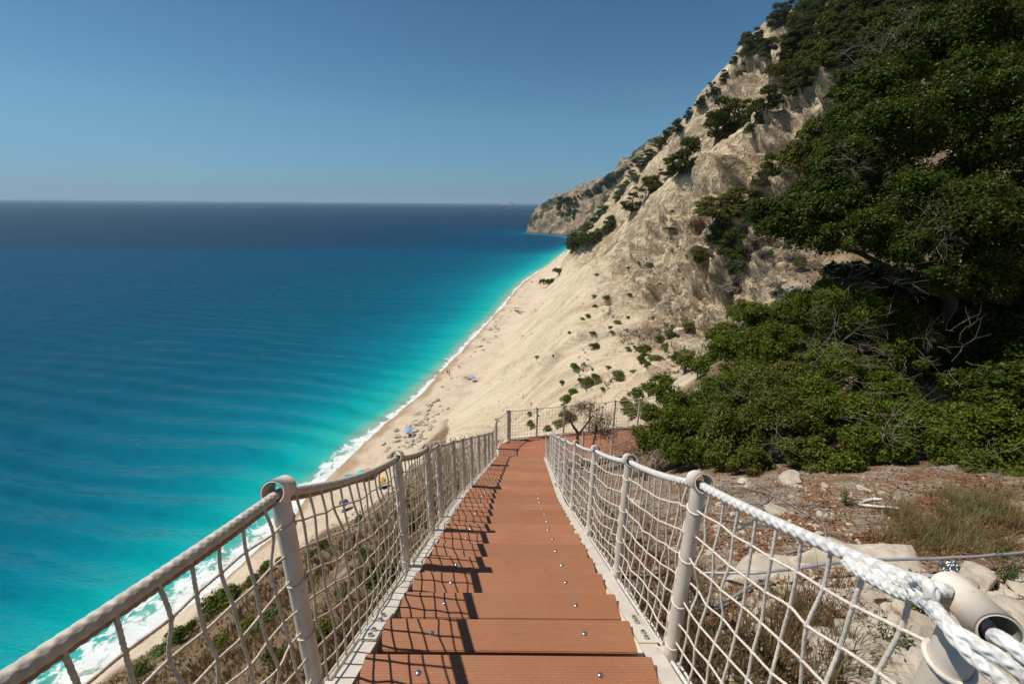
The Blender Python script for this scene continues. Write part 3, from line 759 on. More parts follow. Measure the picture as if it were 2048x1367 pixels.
# splice: the rope doubles before the head, wraps it and runs on downwards to the right
sp1 = at_Z(1705, 1128, .88); sp2 = at_Z(1800, 1168, .77); k1 = at_Z(1862, 1178, .70)
kn = []
kn.append(braid_rope([at_Z(1690, 1122, .89), sp2+[0, 0, .004], at_Z(1840, 1172, .70), at_Z(1880, 1178, .67), HD-d_h*.035+[0, 0, .000], HD, HD+d_h*.05+[0, 0, -.012], at_Z(2000, 1275, .58), at_Z(2060, 1320, .55), at_Z(2140, 1420, .52)], .0098))
kn.append(braid_rope([at_Z(1700, 1133, .87), at_Z(1790, 1182, .76), at_Z(1850, 1200, .685), at_Z(1885, 1235, .63), at_Z(1915, 1280, .60), at_Z(1965, 1330, .575), at_Z(2040, 1390, .55)], .0098))
kn.append(braid_rope([at_Z(1838, 1165, .72), at_Z(1850, 1192, .685), at_Z(1868, 1222, .665), at_Z(1895, 1250, .62), at_Z(1950, 1285, .585), at_Z(2030, 1335, .56), at_Z(2120, 1420, .54)], .0098))
kn.append(braid_rope([at_Z(1820, 1155, .71), at_Z(1843, 1160, .69), at_Z(1862, 1180, .665), at_Z(1858, 1205, .675), at_Z(1838, 1200, .70), at_Z(1825, 1178, .715)], .0095))
add('rope_knot', tubes_mesh('rope_knot', kn, M['white_rope']), railR)
# cord lashing low on the end post
th_ = np.linspace(-.6, 2*math.pi-.2, 60); lc = np.array([HD[0], HD[1], HD[2]-.125])
ls = [(np.stack([lc[0]+.0305*np.cos(th_), lc[1]+.0305*np.sin(th_), lc[2]+.012*np.sin(th_)+.003*th_], 1), .0042, {'sides': 10, 'braid': ('twist', .3, .012)})]
add('lashing', tubes_mesh('lashing', ls, M['net_white']), railR)

Po, Bo = [], []
for e in [0.02, .83, 1.66, 2.47, 3.27, 4.08, 4.9, 5.7, 6.5, 7.3]:
    p = OUT0+WD*e; Po.append((p[0], p[1], LAND_Z+.93)); Bo.append((p[0], p[1], LAND_Z+.0))
railing('rope_railing', 'thin post and rope net railing on the outer edge of the level walkway', Po, 'net', 'grey_rope', .012, Bo, side=-1, fine_n=0, brk=False, grp='rope railings along the stairs and walkway', rope_r=.012)
Pi, Bi = [], []
for e in [0.05, .28, 1.06, 1.9, 2.7, 3.5, 4.3, 5.1, 5.9, 6.7]:
    p = IN0+WD*e; Pi.append((p[0], p[1], LAND_Z+.90)); Bi.append((p[0], p[1], LAND_Z+.0))
railing('rope_railing', 'cream rope net railing on the inner edge of the walkway behind the leafless shrub', Pi, 'net', 'grey_rope', .012, Bi, side=-1, fine_n=0, brk=False, grp='rope railings along the stairs and walkway', rope_r=.012)

# ------------------------------------------------------------------ foliage
def leaf_arrays(P, N, size, aspect=.55, rg=rng, droop=0):
    n_ = len(P); size = np.broadcast_to(size, (n_,))[:, None]
    a = rg.normal(0, 1, (n_, 3)); T = np.cross(N, a); T /= np.linalg.norm(T, axis=1)[:, None]+1e-9
    B = np.cross(N, T); B /= np.linalg.norm(B, axis=1)[:, None]+1e-9
    V_ = np.stack([P-T*size*.5, P+B*size*aspect*.5+T*size*.05, P+T*size*.5, P-B*size*aspect*.5+T*size*.05], 1).reshape(-1, 3)
    return V_, np.arange(n_*4).reshape(-1, 4)
def unit(n_, rg=rng):
    v = rg.normal(0, 1, (n_, 3)); return v/np.linalg.norm(v, axis=1)[:, None]
def puff_points(puffs, dens, rg=rng, shell=.22, clump=None, flat_bottom=.4):
    """points on and inside lumpy ellipsoids: [(centre, (rx,ry,rz))]"""
    PP, NN = [], []
    for c, r in puffs:
        r = np.array(r, float); area = 4*math.pi*((r[0]*r[1])**1.6/3+(r[0]*r[2])**1.6/3+(r[1]*r[2])**1.6/3)**(1/1.6)
        n_ = max(20, int(area*dens)); d = unit(n_, rg)
        d[:, 2] = np.where(d[:, 2] < -flat_bottom, -d[:, 2]*.6, d[:, 2])
        s0 = rg.uniform(0, 50)
        lump = 1+.24*vnoise(d[:, 0]*2.2+s0, d[:, 1]*2.2, d[:, 2]*2.2, seed=5)+.16*vnoise(d[:, 0]*5+s0, d[:, 1]*5, d[:, 2]*5, seed=6)+.09*vnoise(d[:, 0]*11+s0, d[:, 1]*11, d[:, 2]*11, seed=7)
        keep = vnoise(d[:, 0]*3.4+s0, d[:, 1]*3.4+9, d[:, 2]*3.4, seed=8)+.7*vnoise(d[:, 0]*8+s0, d[:, 1]*8+9, d[:, 2]*8, seed=9) > -.28+rg.normal(0, .12, n_)
        rad = lump*(1-np.abs(rg.normal(0, shell, n_))).clip(.25, 1.1)
        P = np.array(c)+d*rad[:, None]*r
        PP.append(P[keep]); NN.append((d[keep]+np.array([0, 0, .25])+unit(keep.sum(), rg)*1.0))
    P = np.concatenate(PP); N = np.concatenate(NN); N /= np.linalg.norm(N, axis=1)[:, None]
    return P, N
def foliage_mesh(name, puffs, dens, size, mat, aspect=.55, rg=rng, inner=True, shell=.22, clump=False):
    if clump:
        q_ = []
        for c, r in puffs:
            r = np.array(r); n_ = int(13+9*min(2, r[0])); q_.append((c, tuple(r*.78)))
            for _k in range(n_):
                d = unit(1, rg)[0]; d[1] = -abs(d[1])*.8 if rg.random() < .65 else d[1]; d[2] = d[2] if d[2] > -.45 else -d[2]; k_ = rg.uniform(.20, .46)
                q_.append((np.array(c)+d*r*rg.uniform(.55, .95), tuple(r*k_*rg.uniform(.85, 1.2, 3))))
        puffs = q_
    P, N = puff_points(puffs, dens, rg, shell, flat_bottom=.75 if clump else .4)
    V_, F_ = leaf_arrays(P, N, size*rg.uniform(.65, 1.3, len(P)), aspect, rg)
    if inner:
        q_ = [(c, tuple(np.array(r)*.6)) for c, r in puffs]
        P2, N2 = puff_points(q_, dens*.22, rg, .12); V2_, F2_ = leaf_arrays(P2, N2, size*1.9, .9, rg)
        V_ = np.vstack([V_, V2_]); F_ = np.vstack([F_, F2_+len(V_)-len(V2_)])
    return mesh_np(name, V_, F_, mat)
def branch(a, b, r0_, r1_, wob=.1, seg=7, rg=rng):
    a = np.array(a, float); b = np.array(b, float); L = np.linalg.norm(b-a); t_ = np.linspace(0, 1, seg)[:, None]
    p = a+(b-a)*t_+np.cumsum(rg.normal(0, wob*L/seg, (seg, 3)), 0)*np.sin(t_*math.pi*.5)
    return (p, np.linspace(r0_, r1_, seg), {'sides': 6})
def twig_ball(c, rad, n_, length, r_, rg=rng, spread=1.0, base=None):
    out = []
    for _ in range(n_):
        a = np.array(c)+unit(1, rg)[0]*np.array(rad)*rg.uniform(.1, .9)
        dirn = unit(1, rg)[0]+(a-np.array(c if base is None else base))/np.max(rad)*spread; dirn /= np.linalg.norm(dirn)
        L = length*rg.uniform(.5, 1.3); out.append(branch(a, a+dirn*L, r_, r_*.35, .35, 5, rg))
        for _k in range(2):
            d2 = dirn+unit(1, rg)[0]*.8; s_ = a+dirn*L*rg.uniform(.3, .7); out.append(branch(s_, s_+d2*L*.45, r_*.6, r_*.2, .3, 4, rg))
    for k in range(len(out)): out[k] = (out[k][0], out[k][1], {'sides': 4})
    return out

# ---- prototypes for the far vegetation
def pine_proto(seed, spread=1.0, mat='pine', wind=.0, tall=1.0):
    rg = np.random.default_rng(seed)
    puffs = []; tr = []
    hgt = 1.0; trunk_top = np.array([wind*.3+rg.normal(0, .04), rg.normal(0, .04), .82*hgt])
    tr.append(branch((0, 0, -.12), trunk_top, .035, .012, .06, 8, rg))
    for k in range(rg.integers(20, 25)):
        zt = rg.uniform(.10, 1.0); wr = (.40 if zt < .75 else .26)*spread*(1.1-.5*abs(zt-.5))
        a = rg.uniform(0, 2*math.pi); rr_ = wr*rg.uniform(.35, 1)
        c = np.array([math.cos(a)*rr_+wind*zt*.3, math.sin(a)*rr_, zt*tall]); s_ = rg.uniform(.09, .2)
        puffs.append((c, (s_*1.2, s_*1.2, s_*.85)))
        tr.append(branch((wind*.2*zt, 0, max(.15, zt*.62)), c-[0, 0, .05], .014, .005, .1, 5, rg))
    P, N = puff_points(puffs, 1500, rg, .3, flat_bottom=.5)
    N[:, 2] = np.abs(N[:, 2])+.1; N /= np.linalg.norm(N, axis=1)[:, None]
    V_, F_ = leaf_arrays(P, N, .052*rg.uniform(.6, 1.3, len(P)), .6, rg)
    return mesh_np('crown', V_, F_, M[mat]), tubes_mesh('trunk', tr, M['bark'])
def shrub_proto(seed, mat='tuft', dens=500, size=.085, n_=5, flat=.6):
    rg = np.random.default_rng(seed); puffs = []
    for k in range(n_):
        a = rg.uniform(0, 6.28); r_ = rg.uniform(0, .30); puffs.append(((math.cos(a)*r_, math.sin(a)*r_, .22*flat/.6+rg.uniform(-.05, .12)), (rg.uniform(.18, .32), rg.uniform(.18, .32), rg.uniform(.16, .26)*flat/.6)))
    P, N = puff_points(puffs, dens, rg, .25, flat_bottom=.3); V_, F_ = leaf_arrays(P, N, size*rg.uniform(.6, 1.3, len(P)), .5, rg)
    tr = [branch((0, 0, -.1), c, .02, .008, .1, 4, rg) for c, r in puffs]
    return mesh_np('foliage', V_, F_, M[mat]), tubes_mesh('stem', tr, M['twig'])
fr0 = np.random.default_rng(99)
PINES = [pine_proto(1), pine_proto(2, 1.2, 'pine', .5), pine_proto(3, .9, 'pine2'), pine_proto(4, 1.35, 'pine2', .3), pine_proto(5, 1.1, 'pine', -.2), pine_proto(6, .55, 'pine', 0, 1.15)]
SHRUBS = [shrub_proto(21), shrub_proto(22), shrub_proto(23, 'bush'), shrub_proto(24, 'bush', flat=.8), shrub_proto(25, 'pine', flat=.7), shrub_proto(26, 'dry', 600, .07), shrub_proto(27, 'drygrey', 700, .06)]
def place_plant(kind, x, y, hpx, label, group, wide=1.0, var=None, head=False, cat=None, name=None):
    if kind == 'shrub': wide *= float(fr0.uniform(.75, 1.7)); hpx *= float(fr0.uniform(.6, 1.15))
    h_ = hit(x, y, head)
    if h_ is None: return None
    p, dist, nn_ = h_; zc = (np.array(p)-EYE)@f0; hgt = hpx*zc/FPX
    protos = PINES if kind == 'pine' else SHRUBS
    k = random.randrange(5) if var is None else var
    s = hgt/(1.0 if kind == 'pine' else .5)
    nm = name or ('pine_tree' if kind == 'pine' else 'shrub')
    o = empty(nm, (p.x, p.y, p.z-.02*s), label, cat or ('tree' if kind == 'pine' else 'shrub'), group, rot=(random.uniform(-.06, .06), random.uniform(-.06, .06), random.uniform(0, 6.28)), scale=(s*wide, s*wide, s))
    a, b = protos[k]
    for nn2, me2 in (('crown' if kind == 'pine' else 'foliage', a), ('trunk' if kind == 'pine' else 'stem', b)):
        obj(nn2, me2, o)
    return o
ORD = ['first', 'second', 'third', 'fourth', 'fifth', 'sixth', 'seventh', 'eighth', 'ninth', 'tenth', 'eleventh', 'twelfth', 'thirteenth', 'fourteenth', 'fifteenth', 'sixteenth', 'seventeenth', 'eighteenth', 'nineteenth', 'twentieth', 'twenty-first', 'twenty-second', 'twenty-third', 'twenty-fourth', 'twenty-fifth', 'twenty-sixth', 'twenty-seventh', 'twenty-eighth', 'twenty-ninth', 'thirtieth']
def series(kind, lst, text, group, **kw):
    lst = sorted(lst, key=lambda q: q[0])
    for k, q in enumerate(lst):
        place_plant(kind, q[0], q[1], q[2], text % ORD[k], group, wide=q[3] if len(q) > 3 else 1.0, var=q[4] if len(q) > 4 else None, **kw)
sky = [(1552, 60, 42, 1.1), (1575, 50, 40, 1.1, 1), (1604, 46, 34, .9, 5), (1513, 92, 30), (1490, 112, 46, .9), (1469, 134, 22), (1448, 166, 22), (1424, 192, 24), (1399, 220, 24), (1378, 242, 22), (1353, 266, 24), (1332, 288, 28), (1316, 303, 24), (1299, 322, 22), (1283, 340, 22), (1262, 362, 20)]
series('pine', sky, 'dark pine on the cliff skyline against the sky, %s from the left', 'pines along the cliff skyline')
mid = [(1428, 292, 82, .85, 0), (1477, 260, 54, 1.1, 1), (1510, 268, 62, .8, 4), (1535, 222, 46, 1.1), (1366, 350, 68, 1.0, 4), (1337, 354, 34, 1.1), (1295, 400, 44, 1.1, 3), (1262, 426, 38, 1.0, 1), (1217, 462, 32), (1494, 153, 50, 1.0, 4), (1541, 118, 36, 1.1), (1523, 104, 24), (1597, 362, 118, .8, 2), (1640, 318, 66, 1.0, 2), (1531, 390, 70, .9, 0), (1440, 455, 62, 1.6, 3), (1475, 430, 50, 1.5, 3), (1436, 500, 56, .9, 0), (1462, 515, 56, .9, 4), (1474, 553, 56, .9, 0), (1406, 530, 34, 1.1)]
series('pine', mid, 'wind bent pine standing out on the pale cliff face, %s from the left', 'single pines on the cliff face')
fr = np.random.default_rng(5)
fl = []
for _ in range(700):
    x, y = fr.uniform(1565, 2048), fr.uniform(-10, 215)
    top = np.interp(x, [1565, 1600, 1640, 1800, 2048], [150, 30, 0, -10, -10]); bot = np.interp(x, [1565, 1600, 1650, 1700, 1760, 2048], [235, 205, 160, 130, 170, 180])
    if top < y < bot and all((x-a)**2+((y-b)*1.3)**2 > 15**2 for a, b in fl): fl.append((x, y))
for x, y in sorted(fl, key=lambda q: q[1]):
    w = 'near its lower edge' if y > 120 else 'in its upper part'
    place_plant('pine', x, y, fr.uniform(34, 54), 'dense dark pine in the hillside forest, %s' % w, 'pines of the hillside forest, %s' % ('lower edge' if y > 120 else 'upper part'), wide=1.15)
gb = []
for k in range(20):
    t_ = k/19; gb.append((1163+t_*106+fr.normal(0, 5), 470-t_*112+fr.normal(0, 4), 12))
series('shrub', gb, 'dark green bush in the gully band behind the near cliff, %s from the left', 'bushes in the green gully band')
hb = [(1120+fr.uniform(-6, 30), 402+fr.uniform(-4, 36), fr.uniform(5, 8)) for _ in range(26)]
series('shrub', hb, 'bush on the dark patch near the top of the headland, %s from the left', 'bushes near the top of the headland', head=True)
hs = [(x, np.interp(x, [1110, 1150, 1200, 1250, 1290], [408, 394, 370, 338, 305])+4, fr.uniform(5, 9)) for x in np.linspace(1118, 1292, 24)]
series('shrub', hs, 'small dark bush on the headland ridge line, %s from the left', 'bushes on the headland ridge')
bl = [(1143, 502, 14), (1156, 497, 20), (1170, 490, 24), (1184, 482, 20), (1197, 473, 16), (1210, 465, 15)]
series('shrub', bl, 'tall dark bush at the cliff corner above the cove, %s from the left', 'bushes at the cliff corner')
tf = [(1216, 600, 12), (1189, 615, 7), (1175, 635, 8), (1164, 640, 7), (1139, 668, 7), (1299, 533, 9), (1278, 528, 6), (1339, 673, 17), (1319, 680, 13), (1374, 662, 14), (1331, 700, 14), (1188, 696, 17), (1150, 738, 13), (1191, 758, 16), (1174, 773, 13), (1239, 756, 17), (1287, 712, 17), (1280, 726, 13), (1205, 782, 11), (1119, 547, 13), (1099, 570, 15), (1133, 800, 14), (1295, 735, 14), (1310, 720, 12), (1268, 745, 10), (1075, 715, 6), (1106, 713, 4), (1256, 700, 9), (1350, 720, 20), (1376, 712, 22)]
series('shrub', tf, 'round green tuft on the bare pale scree slope, %s from the left', 'green tufts scattered on the scree')
tf2 = [(1058, 828, 9), (1076, 833, 6), (1061, 857, 15), (1097, 862, 13), (1120, 850, 17), (1135, 842, 16), (1128, 812, 8), (1146, 790, 12), (1123, 770, 12), (1160, 765, 14), (1250, 815, 26), (1275, 800, 30), (1300, 790, 30), (1290, 825, 26), (1325, 775, 32), (1262, 838, 22)]
series('shrub', tf2, 'low green bush on the scree behind the walkway railing, %s from the left', 'bushes seen through the walkway net')
# brown and green scrub on the rocky slope between scree and tree
sb = []
for _ in range(220):
    x, y = fr.uniform(1330, 1640), fr.uniform(640, 760)
    if y > np.interp(x, [1330, 1480, 1640], [725, 650, 600]) and all((x-a)**2+(y-b)**2 > 17**2 for a, b, *_q in sb) and len(sb) < 24: sb.append((x, y, fr.uniform(22, 40), 1.1, random.choice([2, 3, 4])))
series('shrub', sb, 'scrubby bush on the rough slope above the walkway, %s from the left', 'scrub above the walkway')
for _ in range(90):
    x, y = fr.uniform(1150, 1640), fr.uniform(420, 760)
    if y < np.interp(x, [1150, 1330, 1640], [560, 420, 330]) or y > np.interp(x, [1150, 1400, 1640], [800, 720, 600]): continue
    rt = x > 1390
    place_plant('shrub', x, y, fr.uniform(3, 7) if not rt else fr.uniform(8, 24), 'tiny green tuft on the bare rocky cliff' if not rt else 'grey brown scrub on the rugged cliff beside the pines', 'tiny tufts on the bare cliff' if not rt else 'scrub on the rugged cliff', wide=fr.uniform(.8, 1.5), var=random.choice([0, 1, 4]) if not rt else random.choice([5, 6, 6, 2]))
# bushes over the steep slope left of the stairs
ls_ = [(427, 1222, 44), (452, 1205, 36), (363, 1281, 46), (385, 1262, 36), (537, 1243, 40), (492, 1258, 30), (280, 1349, 30), (330, 1300, 30), (470, 1185, 26), (505, 1165, 24), (537, 1145, 24), (560, 1125, 22), (620, 1115, 26), (650, 1098, 24), (688, 1080, 22), (640, 1150, 26), (720, 1045, 20), (735, 1115, 26), (760, 1180, 44), (745, 1200, 40), (590, 1180, 24), (650, 1275, 40), (560, 1320, 36), (830, 1060, 24), (900, 1000, 16), (860, 980, 16), (770, 1010, 18), (690, 1190, 24), (800, 1000, 15), (445, 1290, 24)]
series('shrub', [(a, b, c*.8) for a, b, c in ls_], 'green bush on the steep dry slope left of the stairs, %s from the left', 'bushes on the slope left of the stairs')

# ------------------------------------------------------------------ the big evergreen and the thicket
def puff(x, y, r, Z, sq=.85):
    R_ = r*Z/FPX; return (at_Z(x, y, Z), (R_, R_*.95, R_*sq))
def plant(name, label, cat, puffs, stems, mat='bush', dens=1000, size=.06, group=None, seed=1, twigs=None, parts=('foliage', 'stem'), stem_mat='bark', inner=True, shell=.22):
    rg = np.random.default_rng(seed)
    b = np.array(stems[0][0]); o = empty(name, tuple(b), label, cat, group)
    add(parts[0], foliage_mesh(parts[0], puffs, dens, size, M[mat], .55, rg, inner, shell, True), o)
    add(parts[1], tubes_mesh(parts[1], [branch(a_, b_, r1, r2, w_, 10, rg) for a_, b_, r1, r2, w_ in stems], M[stem_mat]), o)
    for tl in (twigs(rg) if twigs else ()): add('dead_twigs', tubes_mesh('dead_twigs', tl, M['twig']), o)
    return o
ok = [(1740, 205, 85, 9), (1820, 130, 95, 9.2), (1925, 95, 100, 9.2), (2030, 150, 120, 9), (1705, 250, 62, 8.9), (1770, 290, 100, 8.6), (1890, 240, 120, 8.6), (2020, 320, 120, 8.3), (1690, 345, 80, 8.7), (1640, 420, 75, 8.6), (1560, 455, 62, 8.8), (1530, 430, 45, 8.9), (1620, 390, 45, 8.9), (1800, 400, 95, 8.3), (1900, 450, 110, 8.0), (2010, 490, 110, 7.8), (1800, 500, 70, 8), (1700, 470, 75, 8.2), (1620, 480, 55, 8.5), (2090, 400, 100, 8), (1860, 560, 60, 7.9), (1960, 575, 60, 7.8), (1785, 60, 40, 9.4), (1690, 180, 42, 9.1), (1980, 60, 70, 9.6)]
base = at_Z(1915, 800, 9.0); gb_ = ground(base[0], base[1]); base = np.array([base[0], base[1], min(base[2], gb_ or 99)-.3])
top_ = at_Z(1890, 420, 8.8)
stems = [(base, top_, .17, .09, .05)]+[(at_Z(1905, 600, 8.9), at_Z(x, y, Z), .085, .02, .12) for x, y, Z in [(1700, 380, 8.8), (1600, 430, 8.9), (1800, 250, 8.8), (2000, 300, 8.5), (1900, 150, 9.1), (1800, 480, 8.2), (2010, 500, 8)]]+[(at_Z(1760, 420, 8.7), at_Z(x, y, 8.8), .04, .01, .15) for x, y in [(1560, 470), (1690, 220), (1640, 460)]]
def tw(lst, n_=26, L=.55, r_=.008):
    def f(rg):
        out = []
        for x, y, r, Z in lst: out.append(twig_ball(at_Z(x, y, Z), (r*Z/FPX,)*3, n_, L, r_, rg))
        return out
    return f
plant('evergreen_oak', 'huge dark evergreen tree filling the upper right, taller than all other plants', 'tree', [puff(p[0], p[1], p[2]*.93, p[3]) for p in ok], stems, 'oak', 1250, .050, None, 31, tw([(1790, 100, 75, 8.9), (1840, 70, 60, 8.9), (1740, 90, 50, 9.1), (1600, 560, 80, 8.7), (1530, 540, 60, 8.8), (1660, 570, 60, 8.5), (1870, 470, 60, 7.6), (1800, 540, 50, 8), (1700, 340, 50, 8.2)], 40, .45, .0042), ('crown', 'trunk'))
def bush(label, lst, seed, mat='bush', tws=None, dens=1850, size=.041, base_dy=70, name='bush'):
    x, y, r, Z = lst[0]; c = at_Z(x, y, Z); g_ = ground(c[0], c[1]); g_ = g_ if g_ is not None and g_ < c[2] else c[2]-.8
    b = np.array([c[0], c[1], g_-.1])
    plant(name, label, 'bush', [puff(*p) for p in lst], [(b+np.random.default_rng(seed+k).normal(0, .08, 3)*[1, 1, 0], at_Z(p[0], p[1], p[3]), .03, .008, .12) for k, p in enumerate(lst)], mat, dens, size, 'dense bushes on the bank to the right', seed, tws)
bush('leafy bush directly under the left branch of the huge tree, above the others', [(1590, 645, 70, 9), (1515, 680, 60, 9.2), (1685, 625, 75, 8.8), (1450, 700, 34, 9.4), (1640, 600, 45, 9), (1720, 680, 60, 8.9), (1780, 640, 60, 9.0), (1830, 700, 60, 8.8), (1760, 720, 60, 8.6), (1560, 700, 60, 8.7), (1500, 630, 36, 9.2)], 41, tws=tw([(1620, 640, 50, 8.3), (1700, 660, 60, 8.2)], 16, .38, .0036))
bush('rounded green bush nearest to the walkway, leftmost of the thicket', [(1375, 850, 62, 8.4), (1310, 875, 40, 8.7), (1440, 800, 62, 8.6), (1300, 830, 24, 8.9), (1350, 800, 40, 8.8), (1490, 760, 52, 8.7), (1400, 900, 45, 8.0), (1345, 905, 34, 8.2)], 42)
bush('wide green bush with dead twigs in the middle of the thicket', [(1545, 850, 80, 7.4), (1460, 865, 65, 7.7), (1560, 775, 72, 8.2), (1500, 920, 40, 7.0), (1620, 915, 50, 6.7), (1600, 900, 42, 6.7), (1440, 915, 38, 7.4)], 43, 'bush_olive', tws=tw([(1500, 810, 50, 7.4), (1560, 880, 40, 6.7)], 14, .32, .0034))
bush('bush full of bleached dead branches below the huge tree', [(1660, 830, 80, 7.2), (1740, 890, 66, 6.6), (1660, 740, 70, 8.2), (1800, 850, 60, 7.0), (1690, 930, 36, 6.2), (1760, 790, 60, 7.8)], 44, tws=tw([(1690, 750, 75, 7.4), (1760, 720, 70, 7.6), (1760, 850, 35, 6.2), (1640, 690, 60, 7.6)], 22, .45, .0042))
bush('bright green bush at the right edge of the photo above the dry grass', [(1915, 890, 75, 6.1), (1990, 870, 80, 5.8), (2065, 905, 80, 5.6), (1840, 870, 56, 6.6), (1960, 945, 45, 5.5), (1880, 830, 45, 6.8), (2030, 960, 40, 5.2)], 45, size=.045, tws=tw([(1990, 930, 60, 5.0)], 20, .35, .0025))
bush('dark shaded bush in the deep shadow under the huge tree', [(1960, 700, 100, 8.8), (2060, 740, 90, 8.0), (1850, 740, 75, 8.8), (1980, 790, 70, 7.4), (2050, 640, 90, 9), (1800, 660, 60, 9), (1890, 650, 60, 9.6), (1700, 565, 60, 9.6), (1780, 600, 75, 9.8), (1870, 600, 80, 9.9), (1960, 600, 90, 9.8), (2050, 590, 90, 9.8)], 46, 'oak', size=.08, dens=700, tws=tw([(1860, 700, 60, 8)], 30, .5, .005))

# shrub growing beside the landing, nearly leafless
rg = np.random.default_rng(77)
tb_ = at_Z(1153, 905, 9.9); tb_[2] = min(tb_[2], (ground(tb_[0], tb_[1]) or 99))-.05
o = empty('leafless_shrub', tuple(tb_), 'brown half leafless little tree with forked trunk beside the landing', 'tree')
fk = at_Z(1158, 868, 9.9)
tr = [branch(tb_, fk, .05, .04, .05, 6, rg), branch(fk, at_Z(1138, 835, 9.9), .035, .02, .08, 6, rg), branch(fk, at_Z(1190, 830, 9.8), .03, .012, .1, 6, rg), branch(at_Z(1185, 905, 9.7), at_Z(1190, 850, 9.8), .035, .02, .08, 6, rg)]
add('trunk', tubes_mesh('trunk', tr, M['twigdark']), o)
tr = []
for x, y, r in [(1180, 825, 28), (1205, 845, 30), (1160, 820, 20), (1215, 870, 26), (1190, 870, 26), (1140, 830, 14)]:
    tr += twig_ball(at_Z(x, y, 9.8), (r*9.8/FPX,)*3, 40, .24, .0045, rg)
add('branches', tubes_mesh('branches', tr, M['twigdark']), o)
add('foliage', foliage_mesh('foliage', [puff(x, y, r, 9.8) for x, y, r in [(1180, 820, 27), (1205, 842, 28), (1162, 815, 16), (1215, 868, 22), (1190, 858, 24), (1137, 832, 12)]], 800, .035, M['dry'], .5, rg, False, .4), o)
# dead brush heap right of it
rg = np.random.default_rng(78)
c_ = at_Z(1275, 905, 8.9); o = empty('brushwood', tuple(c_), 'tangle of grey dry brushwood between leafless tree and green bushes', 'brushwood')
tr = []
for x, y, r in [(1260, 885, 34), (1300, 900, 30), (1240, 915, 28), (1320, 930, 22)]: tr += twig_ball(at_Z(x, y, 8.9), (r*8.9/FPX,)*3, 60, .3, .0045, rg)
tr += [branch(at_Z(1170, 900, 9.3), at_Z(1300, 880, 8.6), .012, .006, .2, 10, rg), branch(at_Z(1200, 910, 9.2), at_Z(1290, 860, 8.9), .010, .005, .3, 10, rg)]
add('twigs', tubes_mesh('twigs', tr, M['twig']), o); add('foliage', foliage_mesh('foliage', [puff(1265, 905, 36, 9.0), (puff(1310, 935, 30, 8.6))], 500, .04, M['dry'], .4, rg, False, .5), o)

# ------------------------------------------------------------------ stones
import bmesh
def stone_me(seed, flat=.7, sub=4):
    bm = bmesh.new(); bmesh.ops.create_icosphere(bm, subdivisions=sub, radius=.5)
    P = np.array([v.co[:] for v in bm.verts]); rg_ = np.random.default_rng(seed)
    for _ in range(9):        # chop with random planes for a broken, angular shape
        n_ = unit(1, rg_)[0]; d_ = rg_.uniform(.26, .42); k_ = P@n_; P = P-np.outer(np.maximum(0, k_-d_), n_)
    P = P*(1+.10*fbm(P[:, 0]*5, P[:, 1]*5, P[:, 2]*5, octv=4, seed=seed, gain=.6))[:, None]*np.array([1.1, rg_.uniform(.7, 1), flat])
    for v, p in zip(bm.verts, P): v.co = p
    me_ = bpy.data.meshes.new('stone'); bm.to_mesh(me_); bm.free(); me_.materials.append(M['stone']); return me_
STONES = [stone_me(s_, f_) for s_, f_ in ((1, .7), (2, .55), (3, .8), (4, .45), (5, .6), (6, .7))]
SMALL = [stone_me(s_, .6, 1) for s_ in (11, 12, 13)]
def scatter(name, pts, sizes, mat, seed, label=None):
    rg_ = np.random.default_rng(seed); src = []
    for me_ in SMALL: src.append((np.array([v.co[:] for v in me_.vertices]), np.array([p.vertices[:] for p in me_.polygons])))
    VV = []; FF = []; b = 0
    for p, s_ in zip(pts, sizes):
        V_, F_ = src[rg_.integers(3)]; a = rg_.uniform(0, 6.28); C_, S_ = math.cos(a), math.sin(a)
        q_ = V_*s_*rg_.uniform(.7, 1.2, 3); q_ = np.stack([q_[:, 0]*C_-q_[:, 1]*S_, q_[:, 0]*S_+q_[:, 1]*C_, q_[:, 2]], 1)
        VV.append(q_+p); FF.append(F_+b); b += len(V_)
    return tag(obj(name, mesh_np(name, np.vstack(VV), np.vstack(FF), mat)), kind='stuff', label=label)
def stone(x, y, wpx, label, group, name='stone', k=None, flat=1.0, sink=.12):
    h_ = hit(x, y)
    if h_ is None: return
    p = h_[0]; zc = (np.array(p)-EYE)@f0; s_ = wpx*zc/FPX
    o = obj(name, STONES[random.randrange(6) if k is None else k]); o.location = (p.x, p.y, p.z+s_*(.2-sink)); o.scale = (s_, s_, s_*flat); o.rotation_euler = (random.uniform(-.15, .15), random.uniform(-.15, .15), random.uniform(0, 6.28))
    return tag(o, label, 'stone', group)
pr = np.random.default_rng(8)
def inpoly(x, y, poly):
    c = False; j = len(poly)-1
    for i_ in range(len(poly)):
        xi, yi = poly[i_]; xj, yj = poly[j]
        if (yi > y) != (yj > y) and x < (xj-xi)*(y-yi)/(yj-yi)+xi: c = not c
        j = i_
    return c
clus = [((950, 690), 22, 9, 26, 3, 8, 'in the boulder field high up the beach'), ((900, 745), 16, 20, 14, 3, 6, 'above the two walkers on the beach'), ((862, 812), 18, 16, 18, 4, 10, 'on the beach behind the blue parasol'), ((835, 862), 18, 14, 22, 4, 15, 'beside the blue parasol'), ((815, 890), 16, 10, 12, 4, 12, 'between the blue parasol and the railing'), ((985, 650), 16, 14, 14, 3, 6, 'far up the beach below the scree'), ((1010, 628), 14, 10, 10, 2, 5, 'at the far end of the beach'), ((760, 920), 18, 16, 9, 5, 10, 'on bare sand near the teal parasol'), ((832, 935), 14, 16, 12, 8, 14, 'behind the net near the second post'), ((1060, 560), 14, 8, 10, 2, 5, 'at the foot of the farthest cliff')]
